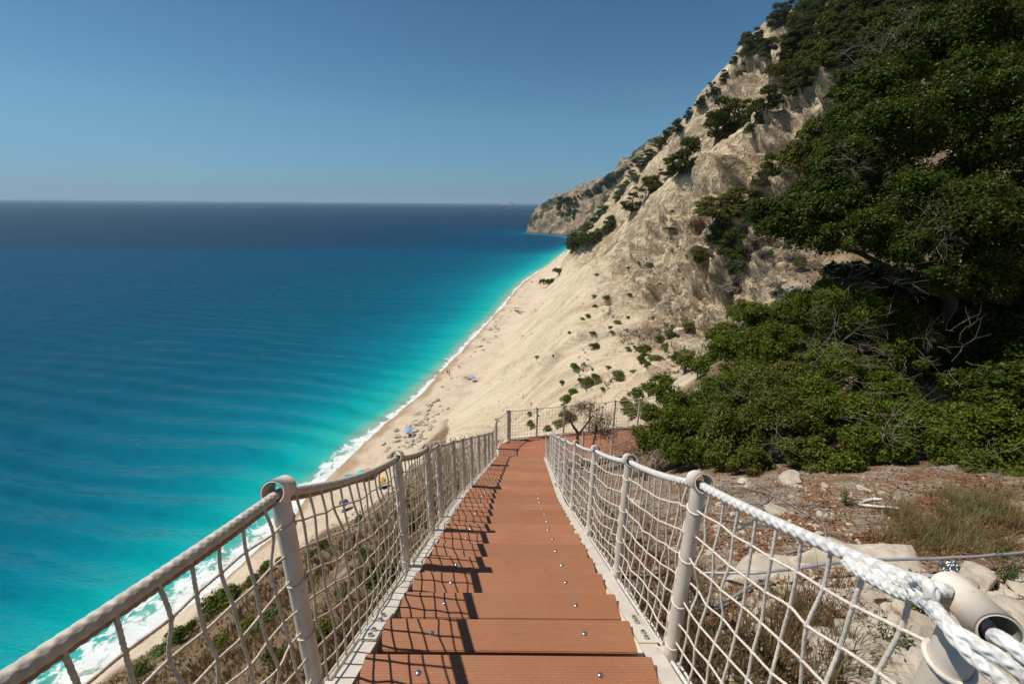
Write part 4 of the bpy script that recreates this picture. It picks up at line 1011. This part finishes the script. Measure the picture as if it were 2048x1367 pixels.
for (cx_, cy_), sx_, sy_, n_, a_, b_, wh in clus:
    for k in range(int(n_*1.6)):
        x = cx_+pr.normal(0, sx_*1.2); y = cy_+pr.normal(0, sy_)-(x-cx_)*.75
        h_ = hit(x, y)
        if h_ is None or h_[0].z > 7 or h_[0].z < .5: continue
        w_ = float(np.exp(pr.uniform(math.log(a_), math.log(b_)))); w_ *= 1.45; stone(x, y, w_, ('bigger' if w_ > (a_+b_)*.725 else 'smaller')+' pale stone lying '+wh, 'pale stones '+wh+(', bigger' if w_ > (a_+b_)*.725 else ', smaller'))
stone(937, 757, 22, 'dark flat boulder half way up the beach, with a light blue sheet', None, 'boulder', 4)
stone(1012, 577, 11, 'low dark rock lying in the surf where the foam is widest', None, 'rock', 3)
for x, y, w_, lb in [(1135, 491, 22, 'dark low rock at the waterline in the cove, largest one'), (1123, 495, 10, 'small outer rock at the waterline in the cove')]: stone(x, y, w_, lb, None, 'rock', 3)
# big blocks on the cliff
for x, y, w_, lb in [(1360, 665, 26, 'rounded boulder resting on the scree beside green tufts'), (1583, 580, 36, 'pale boulder under the branches of the huge tree'), (1062, 806, 9, 'single white boulder low on the smooth scree')]: stone(x, y, w_, lb, None, 'boulder', 0)
# stones scattered over scree and beach (uncountable)
pts = []; sz = []
for _ in range(2600):
    x, y = pr.uniform(840, 1420), pr.uniform(540, 900)
    h_ = hit(x, y)
    if h_ is None or h_[0].z < .9: continue
    zc = (np.array(h_[0])-EYE)@f0
    if zc < 30: continue
    pts.append(np.array(h_[0])); sz.append(float(np.exp(pr.normal(math.log(.28), .55)))*zc/150)
for _ in range(900):
    t_ = pr.uniform(0, 1); x = pr.uniform(600, 900); y = pr.uniform(850, 1200); h_ = hit(x, y)
    if h_ is None or h_[0].z > 3 or h_[0].z < .9: continue
    pts.append(np.array(h_[0])); sz.append(float(np.exp(pr.normal(math.log(.16), .5))))
scatter('scree_stones', pts, sz, M['stone'], 3)
# near ground, right of the stairs
pts = []; sz = []
RG = [(1130, 960), (1250, 935), (1400, 925), (1800, 922), (2060, 965), (2060, 1380), (1330, 1380), (1200, 1160)]
for _ in range(6500):
    x, y = pr.uniform(1130, 2060), pr.uniform(930, 1380)
    if not inpoly(x, y, RG): continue
    r_ = TB.ray_cast(Vector(EYE), Vector(ray(x, y)).normalized())
    if r_[0] is None or (x > 1780 and y < 1130 and pr.random() < .8): continue
    rocky = x > 1500 and y > 1150
    pts.append(np.array(r_[0])+[0, 0, .002]); sz.append(float(np.exp(pr.normal(math.log(.032 if rocky else .017), .6))))
scatter('gravel', pts, sz, M['stone'], 4)
for k in range(230):
    x, y = pr.uniform(1640, 2060), pr.uniform(1150, 1380)
    if y < 1150+(2048-x)*.08: continue
    w_ = float(np.exp(pr.uniform(math.log(20), math.log(84)))); big = w_ > 44
    near_p = y > 1260
    stone(x, y, w_, ('large' if big else 'smaller')+' broken limestone piece '+('below the knotted rope' if near_p else 'along the grey cable'), ('large' if big else 'smaller')+' rubble '+('below the knotted rope' if near_p else 'along the grey cable'), 'stone', sink=.03)
for k in range(34):
    x, y = pr.uniform(1420, 1800), pr.uniform(955, 1100)
    w_ = float(np.exp(pr.uniform(math.log(9), math.log(26)))); stone(x, y, w_, 'small pale stone among brown leaf litter below the bushes', 'small stones in the leaf litter', 'stone')
for x, y, w_, lb, k, fl_ in [(1555, 1022, 46, 'flat pale angular slab lying on the grey hoses', 3, .8), (1792, 925, 60, 'whitish rock outcrop at the foot of the bushes', 2, 1.2), (1586, 965, 60, 'pale crumbly stone at the edge of the thicket', 0, .8), (1665, 1090, 28, 'small rounded stone just above the concrete slab', 2, 1), (1345, 1240, 24, 'white stone behind the second right post', 1, 1), (1270, 1010, 40, 'pale rock low behind the right hand net', 0, .8), (1200, 1030, 30, 'pale rock behind the net farther down', 2, .8)]:
    stone(x, y, w_, lb, None, 'stone', k, fl_)
# concrete lump, two broken steps
def lump(name, quad, hgt, label, seed, dz=0):
    P4 = [TB.ray_cast(Vector(EYE), Vector(ray(x, y)).normalized())[0] for x, y in quad]
    nu, nv = 46, 18; VV = []; FF = []
    zt = max(p.z for p in P4[:2])*.35+min(p.z for p in P4)*.65+hgt+dz
    for j_ in range(nv):
        for i_ in range(nu):
            u_, v_ = i_/(nu-1), j_/(nv-1)
            p = P4[0].lerp(P4[1], u_).lerp(P4[3].lerp(P4[2], u_), v_)
            e = min(u_*nu, (nu-1-u_*(nu-1)), v_*nv, nv-1-v_*(nv-1)); edge = 1-math.exp(-min(u_, 1-u_, (v_)*.5, (1-v_)*.5)*26)
            VV.append((p.x, p.y, p.z-.12+(zt-p.z+.12)*edge))
    VV = np.array(VV); n1_ = fbm(VV[:, 0]*2.2, VV[:, 1]*2.2, VV[:, 2]*2, octv=5, seed=seed); VV[:, 2] += .05*n1_; VV[:, 0] += .05*fbm(VV[:, 0]*3, VV[:, 1]*3, octv=3, seed=seed+3); VV[:, 1] += .05*fbm(VV[:, 0]*3+9, VV[:, 1]*3, octv=3, seed=seed+4)
    FF = [(j_*nu+i_, j_*nu+i_+1, (j_+1)*nu+i_+1, (j_+1)*nu+i_) for j_ in range(nv-1) for i_ in range(nu-1)]
    return tag(obj(name, mesh_np(name, VV, np.array(FF)[:, ::-1], M['concrete'], True)), label, 'concrete')
lump('concrete_slab', [(1425, 1180), (1800, 1165), (1780, 1105), (1470, 1125)], .10, 'long weathered concrete slab behind the net, in front of the leaf litter', 5)
lump('concrete_slab', [(1560, 1140), (1890, 1150), (1820, 1095), (1640, 1100)], .13, 'shorter crumbled concrete lump right behind the long slab', 6)
# cables and hoses
def onground(pl, off=.015, samp=14):
    P_ = []
    for x, y in pl:
        r_ = TB.ray_cast(Vector(EYE), Vector(ray(x, y)).normalized())
        P_.append(np.array(r_[0]))
    P_ = smooth_path(P_, samp)
    for p in P_:
        g_ = ground(p[0], p[1])
        if g_ is not None: p[2] = max(p[2]*.5+(g_+off)*.5, g_+off)
    return P_
tag(obj('cable', tubes_mesh('cable', [(onground([(1395, 1172), (1460, 1172), (1520, 1172), (1640, 1156), (1800, 1146), (1950, 1140), (2060, 1128)], .14), .011, {'sides': 10})], M['cable'])), 'straight grey cable running over the concrete slab to the right edge', 'cable')
tag(obj('cable', tubes_mesh('cable', [(onground([(1420, 1225), (1460, 1205), (1500, 1180), (1530, 1166)], .05), .011, {'sides': 10})], M['cable'])), 'short grey cable branching down to the left from the long one', 'cable')
hs_ = [[(1415, 985), (1480, 975), (1560, 1000), (1640, 1050), (1640, 1095), (1560, 1110)], [(1400, 1012), (1500, 1010), (1640, 1014), (1720, 1014)], [(1420, 1000), (1500, 985), (1535, 995), (1520, 1030), (1480, 1060)], [(1430, 970), (1500, 965), (1545, 990), (1500, 1020), (1430, 1030)], [(1440, 1040), (1500, 1050), (1560, 1060), (1600, 1100), (1570, 1120)], [(1450, 1010), (1500, 1080), (1480, 1110), (1520, 1130)], [(1200, 1010), (1260, 1015), (1340, 1000), (1400, 1000)], [(1180, 1065), (1260, 1068), (1340, 1066)], [(1640, 1065), (1690, 1080), (1730, 1100)]]
wd_ = ['outermost loop', 'straight one reaching the white pipes', 'hooked one beside the flat slab', 'upper small loop', 'lower curved one', 'one dropping towards the concrete', 'one behind the right net, upper', 'one behind the right net, lower', 'short piece near the pebbles']
for k, pl in enumerate(hs_):
    tag(obj('hose', tubes_mesh('hose', [(onground(pl, .02), .0058 if k not in (6, 7) else .005, {'sides': 8})], M['hose' if k % 3 else 'cable'])), 'dark irrigation hose lying in the litter, '+wd_[k], 'hose', 'dark hoses on the ground')
for pl, lb in [([(1716, 1010), (1740, 1003), (1762, 1002)], 'short white pipe end, the upper of two'), ([(1718, 1013), (1755, 1017), (1797, 1021)], 'longer white pipe end, the lower of two')]:
    tag(obj('pipe', tubes_mesh('pipe', [(onground(pl, .03), .0145, {'sides': 10})], M['pvc'])), lb, 'pipe')
# leaf litter, weeds, grass
pts = []; nn_ = []
for _ in range(24000):
    x, y = pr.uniform(1120, 2060), pr.uniform(925, 1380)
    if not inpoly(x, y, RG): continue
    if y > 1120 and pr.random() < .72: continue
    if vnoise(np.array([x/60.]), np.array([y/30.]), seed=4)[0] < -.25 and pr.random() < .8: continue
    r_ = TB.ray_cast(Vector(EYE), Vector(ray(x, y)).normalized())
    if r_[0] is None: continue
    pts.append(np.array(r_[0])+[0, 0, pr.uniform(.004, .02)]); nn_.append(np.array(r_[1])+pr.normal(0, .45, 3))
nn_ = np.array(nn_); nn_ /= np.linalg.norm(nn_, axis=1)[:, None]
V_, F_ = leaf_arrays(np.array(pts), nn_, .046*pr.uniform(.5, 1.2, len(pts)), .5)
tag(obj('leaf_litter', mesh_np('leaf_litter', V_, F_, M['litter'])), kind='stuff')
def grass(name, pts, hts, nb, mat, wid=.012, spread=.3, seed=0, lean=.5, kind='stuff'):
    rg_ = np.random.default_rng(seed); P = np.repeat(np.array(pts), nb, 0); h_ = np.repeat(np.array(hts), nb)*rg_.uniform(.4, 1.1, len(P)); n_ = len(P)
    a = rg_.uniform(0, 2*math.pi, n_); D_ = np.stack([np.cos(a), np.sin(a), 0*a], 1)
    P = P+D_*(h_*spread*rg_.uniform(0, 1, n_))[:, None]
    s_ = np.stack([-np.sin(a), np.cos(a), 0*a], 1); le = (rg_.uniform(.05, 1, n_)*lean)[:, None]*h_[:, None]
    w_ = (wid*np.repeat(np.array(hts), nb)/np.mean(hts)*rg_.uniform(.6, 1.2, n_))[:, None]*.5
    up = np.array([0, 0, 1.0])*h_[:, None]
    a0, a1 = P-s_*w_-up*.05, P+s_*w_-up*.05; m0, m1_ = P+up*.55+D_*le*.3-s_*w_*.8, P+up*.55+D_*le*.3+s_*w_*.8
    t0, t1_ = P+up*.92+D_*le-s_*w_*.2, P+up*.92+D_*le+s_*w_*.2
    V_ = np.stack([a0, a1, m1_, m0, t1_, t0], 1).reshape(-1, 3); b = np.arange(n_)[:, None]*6
    F_ = np.concatenate([b+[0, 1, 2, 3], b+[3, 2, 4, 5]])
    return mesh_np(name, V_, F_, M[mat])
# the steep dry slope left of the stairs
for nm, cnt, mat, lo, hi, seed in (('dry_grass', 13000, 'grass', .14, .36, 1), ('dry_weeds', 11000, 'dry', .12, .34, 2), ('green_weeds', 4500, 'greengrass', .12, .3, 3)):
    pts = []; hh = []
    for _ in range(cnt):
        x = pr.uniform(150, 1010); y = pr.uniform(880, 1385)
        if y < np.interp(x, [150, 260, 400, 600, 800, 900, 1010], [1390, 1320, 1220, 1085, 955, 895, 870]): continue
        r_ = TB.ray_cast(Vector(EYE), Vector(ray(x, y)).normalized())
        if r_[0] is None or r_[0].z < 2.2: continue
        nz = vnoise(np.array([r_[0].x/3.5]), np.array([r_[0].y/3.5]), seed=seed*5)[0]
        if nz+pr.normal(0, .25) < (-.25 if seed == 1 else -.2 if seed == 2 else .12): continue
        zc = (np.array(r_[0])-EYE)@f0
        pts.append(np.array(r_[0])); hh.append(pr.uniform(lo, hi)*max(.35, min(1.35, zc/16)))
    tag(obj(nm, grass(nm, pts, hh, 9, mat, .02, .45, seed, .7)), kind='stuff')
pts = []; hh = []
for _ in range(3200):
    x, y = pr.uniform(1150, 1640), pr.uniform(440, 880)
    h_ = hit(x, y)
    if h_ is None or h_[0].z < 6: continue
    zc = (np.array(h_[0])-EYE)@f0
    if zc < 16 or vnoise(np.array([x/45.]), np.array([y/45.]), seed=61)[0]+(x-1400)/500 < .12: continue
    pts.append(np.array(h_[0])); hh.append(pr.uniform(.15, .5)*zc/45)
tag(obj('dry_weeds', grass('dry_weeds', pts, hh, 10, 'drygrey', .05, .6, 12, .9)), kind='stuff')
# grass and weeds on the right
def area(n_, x0, x1, y0, y1, f=None):
    out = []
    for _ in range(n_):
        x, y = pr.uniform(x0, x1), pr.uniform(y0, y1)
        if f and not f(x, y): continue
        r_ = TB.ray_cast(Vector(EYE), Vector(ray(x, y)).normalized())
        if r_[0] is not None: out.append(np.array(r_[0]))
    return out
gp = area(520, 1760, 2060, 985, 1110, lambda x, y: ((x-1900)/140)**2+((y-1050)/60)**2 < 1.1 and vnoise(np.array([x/38.]), np.array([y/16.]), seed=71)[0] > .08 or (x > 1950 and vnoise(np.array([x/30.]), np.array([y/14.]), seed=72)[0] > .3))
tag(obj('grass_tussock', grass('grass_tussock', gp, [pr.uniform(.04, .15) for _ in gp], 22, 'greengrass', .0035, .9, 6, 1.3)), kind='stuff')
gp = area(520, 1740, 2060, 975, 1120, lambda x, y: (((x-1900)/150)**2+((y-1055)/70)**2 < 1.2 or x > 1950) and vnoise(np.array([x/30.]), np.array([y/14.]), seed=74)[0] > .0)
tag(obj('dry_grass', grass('dry_grass', gp, [pr.uniform(.05, .19) for _ in gp], 18, 'grass', .003, .9, 7, 1.3)), kind='stuff')
gp = area(1000, 1150, 1780, 1000, 1380, lambda x, y: (y > 1190 and x < 1700 and vnoise(np.array([x/50.]), np.array([y/50.]), seed=81)[0] > -.1) or (x < 1420 and vnoise(np.array([x/40.]), np.array([y/30.]), seed=82)[0] > .0))
tag(obj('dry_weeds', grass('dry_weeds', gp, [pr.uniform(.08, .26) for _ in gp], 16, 'dry', .004, .6, 8, .9)), kind='stuff')
gp = area(420, 1180, 1780, 1000, 1380, lambda x, y: (y > 1190 and x < 1720) or x < 1400)
tag(obj('green_weeds', grass('green_weeds', gp, [pr.uniform(.06, .2) for _ in gp], 12, 'greengrass', .005, .6, 9, .9)), kind='stuff')
for k, (x, y, w_, mt, lb) in enumerate([(1670, 1250, .26, 'dry', 'reddish brown leafy weed behind the near net'), (1690, 1010, .20, 'tuft', 'small upright green sprig beside the white pipes'), (1830, 1240, .24, 'bush', 'prickly green weed between the rubble below the knot'), (1760, 1290, .2, 'bush', 'small green weed growing left of the end post'), (2010, 1165, .2, 'tuft', 'low green weed under the cable at the right edge'), (1990, 1110, .26, 'dry', 'reddish weed beside the cable at the right edge'), (1440, 1000, .2, 'bush', 'green weed just behind the first right post'), (1290, 960, .26, 'greengrass', 'yellowish green weed clump behind the second right post')]):
    p = TB.ray_cast(Vector(EYE), Vector(ray(x, y)).normalized())[0]; rg_ = np.random.default_rng(300+k)
    o = empty('weed', tuple(p), lb, 'plant', 'weeds right of the stairs')
    tr = []; LP_, LN = [], []
    for q_ in range(14):
        d_ = np.array([rg_.normal(0, .35), rg_.normal(0, .35), 1]); L_ = w_*rg_.uniform(.6, 1.3); br_ = branch(np.array(p), np.array(p)+d_*L_, .003, .0012, .12, 7, rg_); tr.append((br_[0], br_[1], {'sides': 4}))
        for t_ in np.linspace(.15, 1, 16):
            LP_.append(np.array(p)+d_*L_*t_+rg_.normal(0, .012, 3)); LN.append(unit(1, rg_)[0])
    V_, F_ = leaf_arrays(np.array(LP_), np.array(LN), .03, .35, rg_)
    add('foliage', mesh_np('foliage', V_, F_, M[mt]), o); add('stem', tubes_mesh('stem', tr, M['twigdark']), o)
# crumpled foil by the cable
p = TB.ray_cast(Vector(EYE), Vector(ray(1895, 1142)).normalized())[0]
bm = bmesh.new(); bmesh.ops.create_grid(bm, x_segments=14, y_segments=8, size=.07)
for v in bm.verts: v.co.z = random.uniform(0, .035); v.co.x *= 1.3; v.co.y *= .6
me = bpy.data.meshes.new('foil'); bm.to_mesh(me); bm.free(); me.materials.append(M['steel']); o = obj('foil', me, None, (p.x, p.y, p.z+.03)); o.rotation_euler = (.4, .1, .2); tag(o, 'crumpled silvery foil caught under the grey cable', 'litter')

# ------------------------------------------------------------------ on the beach
def colm(name, c, r=.7):
    if name not in M: M[name] = simple(name, c, r, var=.05)
    return M[name]
def parasol(x, y, dia, cols, label, tilt=(.1, .1), hgt=1.9):
    p = hit(x, y)[0]; o = empty('parasol', (p.x, p.y, p.z-.1), label, 'parasol', rot=(tilt[0], tilt[1], .3))
    n_ = 8; R_ = dia/2
    for k, cl in enumerate(cols):
        VV, FF = [], []
        for i_ in range(n_):
            if i_ % len(cols) != k: continue
            for (r1, z1, r2, z2) in ((.02, hgt+.05, R_*.55, hgt-.08), (R_*.55, hgt-.08, R_, hgt-.30)):
                for j_ in range(3):
                    a0 = (i_+j_/3)/n_*6.2832; a1 = (i_+(j_+1)/3)/n_*6.2832; b = len(VV)
                    VV += [(r1*math.cos(a0), r1*math.sin(a0), z1), (r2*math.cos(a0), r2*math.sin(a0), z2), (r2*math.cos(a1), r2*math.sin(a1), z2), (r1*math.cos(a1), r1*math.sin(a1), z1)]; FF.append((b, b+1, b+2, b+3))
        obj('canopy', mesh_np('canopy', np.array(VV), np.array(FF), cl), o)
    obj('pole', tubes_mesh('pole', [(np.array([[0, 0, 0], [0, 0, hgt+.12]]), .02, {'sides': 8})], M['cream']), o)
    rb = []
    for i_ in range(n_):
        a = i_/n_*6.2832; rb.append((np.array([[.02*math.cos(a), .02*math.sin(a), hgt+.03], [R_*.55*math.cos(a), R_*.55*math.sin(a), hgt-.10], [R_*math.cos(a), R_*math.sin(a), hgt-.32]]), .006, {'sides': 4}))
    obj('ribs', tubes_mesh('ribs', rb, M['steel']), o)
teal = colm('teal_fabric', (.0, .42, .46)); orange = colm('orange_fabric', (.75, .13, .06)); lime = colm('lime_fabric', (.42, .60, .04)); blue = colm('pale_blue_fabric', (.22, .36, .68)); navy = colm('navy_fabric', (.03, .05, .16)); white = colm('white_fabric', (.75, .75, .75)); dark = colm('dark_fabric', (.03, .025, .025))
parasol(728, 957, 1.75, [teal], 'teal parasol on the beach touching an orange one', (.05, -.25))
parasol(737, 954, 1.7, [orange], 'orange parasol tucked behind the teal one', (-.1, .1), 1.8)
parasol(763, 972, 1.6, [lime, orange], 'lime green and orange parasol just left of the second post', (.2, .1))
parasol(818, 870, 1.7, [blue], 'pale blue parasol standing among stones on the beach', (.15, 0))
parasol(688, 1016, 1.5, [navy, navy, white], 'navy and white parasol seen through the net near the first post', (.25, .1))
parasol(944, 762, 1.7, [blue], 'pale blue parasol beside the dark boulder far up the beach', (.1, .1), 1.6)
def towel(x, y, l, w, mat, label, rz=.3, name='towel'):
    p = hit(x, y)[0]; bm = bmesh.new(); bmesh.ops.create_grid(bm, x_segments=12, y_segments=6, size=.5)
    for v in bm.verts: v.co = (v.co.x*l, v.co.y*w, .03*math.sin(v.co.x*14)*math.cos(v.co.y*9))
    r_ = bmesh.ops.extrude_face_region(bm, geom=bm.faces[:]); bmesh.ops.translate(bm, verts=[g_ for g_ in r_['geom'] if isinstance(g_, bmesh.types.BMVert)], vec=(0, 0, .05))
    me_ = bpy.data.meshes.new(name); bm.to_mesh(me_); bm.free(); me_.materials.append(mat); o = obj(name, me_, None, (p.x, p.y, p.z+.06)); o.rotation_euler = (0, 0, rz); tag(o, label, 'towel' if name == 'towel' else name)
mat_blue = colm('blue_mat', (.03, .25, .42))
p_ = hit(702, 951)[0]
towel(702, 951, 2.1, .75, mat_blue, 'blue inflatable mattress lying on wet sand left of the parasols', .15, 'mattress')
towel(724, 961, 1.6, .8, orange, 'orange towel on the sand under the teal parasol', .3)
towel(742, 958, 1.5, .8, dark, 'dark towel in the shade behind the teal parasol', .2)
towel(766, 975, 1.4, .8, navy, 'navy towel under the lime green parasol', .2)
towel(822, 872, 1.9, .9, dark, 'dark towel in the shade of the pale blue parasol', .2)
towel(690, 1021, 1.0, .7, navy, 'navy towel beside the navy and white parasol', .4)
towel(1042, 593, 3.0, 1.2, teal, 'tiny teal towel far up the beach near the widest foam', .2)
# driftwood near the far scree
p = hit(1035, 625)
rg_ = np.random.default_rng(9); o = tag(obj('driftwood', tubes_mesh('driftwood', [branch(np.array(hit(1030, 622)[0])+[0, 0, .4], np.array(hit(1049, 626)[0])+[0, 0, .4], .35, .12, .05, 8, rg_), branch(np.array(hit(1034, 624)[0])+[0, 0, .4], np.array(hit(1044, 629)[0])+[0, 0, .3], .2, .08, .05, 6, rg_)], M['bark'])), 'long piece of driftwood lying across the far beach', 'driftwood')
def person(loc, rz, label, skin, swim, pose='walk', hair=(.03, .02, .015)):
    s = 1 if pose == 'walk' else 0
    J = {'pel': (0, 0, .93), 'wai': (0, 0, 1.06), 'che': (0, .01, 1.28), 'nec': (0, 0, 1.46), 'hd1': (0, .02, 1.56), 'hd2': (0, .01, 1.70),
         'hl': (-.10, 0, .88), 'kl': (-.11, .14*s+.02, .50), 'al': (-.11, .06*s, .09), 'tl': (-.11, .06*s+.16, .04), 'hr': (.10, 0, .88), 'kr': (.11, .02, .49), 'ar': (.11, -.26*s, .12), 'tr': (.11, -.26*s+.15, .05),
         'sl': (-.19, 0, 1.40), 'el': (-.25, -.10*s, 1.14), 'wl': (-.25, .02, .90), 'fl': (-.24, .06, .78), 'sr': (.19, 0, 1.40), 'er': (.25, .06*s, 1.14), 'wr': (.25, .20*s, .93), 'fr': (.24, .26*s, .82)}
    Rr = {'pel': .13, 'wai': .115, 'che': .13, 'nec': .055, 'hd1': .075, 'hd2': .085, 'hl': .085, 'kl': .055, 'al': .036, 'tl': .03, 'hr': .085, 'kr': .055, 'ar': .036, 'tr': .03, 'sl': .055, 'el': .04, 'wl': .027, 'fl': .025, 'sr': .055, 'er': .04, 'wr': .027, 'fr': .025}
    E = [('pel', 'wai'), ('wai', 'che'), ('che', 'nec'), ('nec', 'hd1'), ('hd1', 'hd2'), ('pel', 'hl'), ('hl', 'kl'), ('kl', 'al'), ('al', 'tl'), ('pel', 'hr'), ('hr', 'kr'), ('kr', 'ar'), ('ar', 'tr'), ('che', 'sl'), ('sl', 'el'), ('el', 'wl'), ('wl', 'fl'), ('che', 'sr'), ('sr', 'er'), ('er', 'wr'), ('wr', 'fr')]
    ks = list(J); me_ = bpy.data.meshes.new('person'); me_.from_pydata([J[k] for k in ks], [(ks.index(a), ks.index(b)) for a, b in E], [])
    tmp = bpy.data.objects.new('tmp', me_); COL.objects.link(tmp); tmp.modifiers.new('s', 'SKIN'); tmp.modifiers.new('u', 'SUBSURF').levels = 1
    for i_, k in enumerate(ks): me_.skin_vertices[0].data[i_].radius = (Rr[k], Rr[k]*(.8 if k in ('che', 'wai', 'pel') else 1))
    me_.skin_vertices[0].data[0].use_root = True
    dg = bpy.context.evaluated_depsgraph_get(); body = bpy.data.meshes.new_from_object(tmp.evaluated_get(dg)); bpy.data.objects.remove(tmp)
    body.materials.clear(); body.materials.append(skin); body.polygons.foreach_set('use_smooth', [True]*len(body.polygons)); body.name = 'person'
    o = obj('person', body, None, loc); o.rotation_euler = (0, 0, rz); tag(o, label, 'person')
    bm = bmesh.new(); bmesh.ops.create_uvsphere(bm, u_segments=14, v_segments=9, radius=.108)
    for v in bm.verts: v.co = (v.co.x*.95, v.co.y*1.1-.015, max(v.co.z, -.03)+1.69)
    hm = bpy.data.meshes.new('hair'); bm.to_mesh(hm); bm.free(); hm.materials.append(colm('hair', hair)); obj('hair', hm, o)
    V_, F_ = tube_arrays(np.array([[0, 0, .80], [0, 0, .90], [0, 0, 1.02]]), np.array([.21, .195, .16]), 16); V_[:, 1] *= .72
    obj('swimwear', mesh_np('swimwear', V_, F_, swim, True), o); return o
skin = colm('tanned_skin', (.36, .19, .12))
a = hit(895, 749)[0]; person((a.x, a.y, a.z-.02), 2.9, 'left of two people strolling along the waterline in dark swimwear', skin, dark)
a = hit(899, 751)[0]; person((a.x, a.y, a.z-.02), 2.8, 'right of two people strolling along the waterline in orange swimwear', skin, orange)
a = at_z(386, 1117, 0); person((a[0], a[1], -1.42), .5, 'lone swimmer with dark hair, only head above water by the rope', skin, dark, 'stand')

# ------------------------------------------------------------------ camera, light, sky
cam = bpy.data.cameras.new('camera'); cam.sensor_width = 36; cam.lens = FPX/2048*36; cam.clip_start = .03; cam.clip_end = 150000
co = bpy.data.objects.new('camera', cam); COL.objects.link(co); SC.camera = co
R3 = Matrix(((RT[0], UP[0], -f_[0]), (RT[1], UP[1], -f_[1]), (RT[2], UP[2], -f_[2]))) if (f_ := f0) is not None else None
co.matrix_world = Matrix.Translation(EYE) @ R3.to_4x4()
SUN = Vector((-.59, .06, .92)).normalized()
sl = bpy.data.lights.new('sun', 'SUN'); sl.energy = 4.6; sl.angle = math.radians(.5); sl.color = (1.0, .95, .87)
so_ = bpy.data.objects.new('sun', sl); COL.objects.link(so_); so_.rotation_euler = SUN.to_track_quat('Z', 'Y').to_euler()
w = bpy.data.worlds.new('World'); SC.world = w; w.use_nodes = True; wt = w.node_tree; bg = wt.nodes['Background']
sk = wt.nodes.new('ShaderNodeTexSky'); sk.sky_type = 'NISHITA'; sk.sun_disc = False; sk.sun_elevation = math.asin(SUN.z); sk.sun_rotation = math.atan2(SUN.x, SUN.y)
sk.altitude = 50; sk.air_density = 1.0; sk.dust_density = .3; sk.ozone_density = 1.0
tc = wt.nodes.new('ShaderNodeTexCoord'); sx = wt.nodes.new('ShaderNodeSeparateXYZ'); wt.links.new(tc.outputs['Generated'], sx.inputs[0])
cr = wt.nodes.new('ShaderNodeValToRGB'); wt.links.new(sx.outputs[2], cr.inputs[0]); e = cr.color_ramp.elements
e[0].position = 0; e[0].color = (.28, .54, 1.0, 1); e[1].position = .5; e[1].color = (.34, .63, .74, 1)
e.new(.04).color = (.36, .62, .92, 1); e.new(.16).color = (.46, .77, .90, 1); e.new(.30).color = (.40, .70, .84, 1)
mm = wt.nodes.new('ShaderNodeMix'); mm.data_type = 'RGBA'; mm.blend_type = 'MULTIPLY'; mm.inputs[0].default_value = 1
wt.links.new(sk.outputs[0], mm.inputs[6]); wt.links.new(cr.outputs[0], mm.inputs[7]); wt.links.new(mm.outputs[2], bg.inputs[0]); bg.inputs[1].default_value = .085
SC.view_settings.view_transform = 'Standard'; SC.view_settings.look = 'None'; SC.view_settings.exposure = 0; SC.view_settings.gamma = 1
SC.cycles.max_bounces = 6; SC.cycles.diffuse_bounces = 3; SC.cycles.transparent_max_bounces = 4
SC.cycles.use_denoising = True


me = bpy.data.meshes.new('haze'); bx_ = MB(); zmin = min(float(V[:, 2].min()), float(V2[:, 2].min()), -1)-1.5
bx_.box((0, 0, (zmin+330)/2), (130000, 130000, 330-zmin)); hm_ = bpy.data.materials.new('haze'); hm_.use_nodes = True; nt = hm_.node_tree; nt.nodes.clear()
ho = nt.nodes.new('ShaderNodeOutputMaterial'); hv = nt.nodes.new('ShaderNodeVolumePrincipled'); hv.inputs['Color'].default_value = (.58, .80, 1.0, 1); hv.inputs['Density'].default_value = 7.0e-5; hv.inputs['Anisotropy'].default_value = .1
nt.links.new(hv.outputs[0], ho.inputs['Volume'])
tag(obj('haze', bx_.mesh('haze', hm_)), kind='stuff')
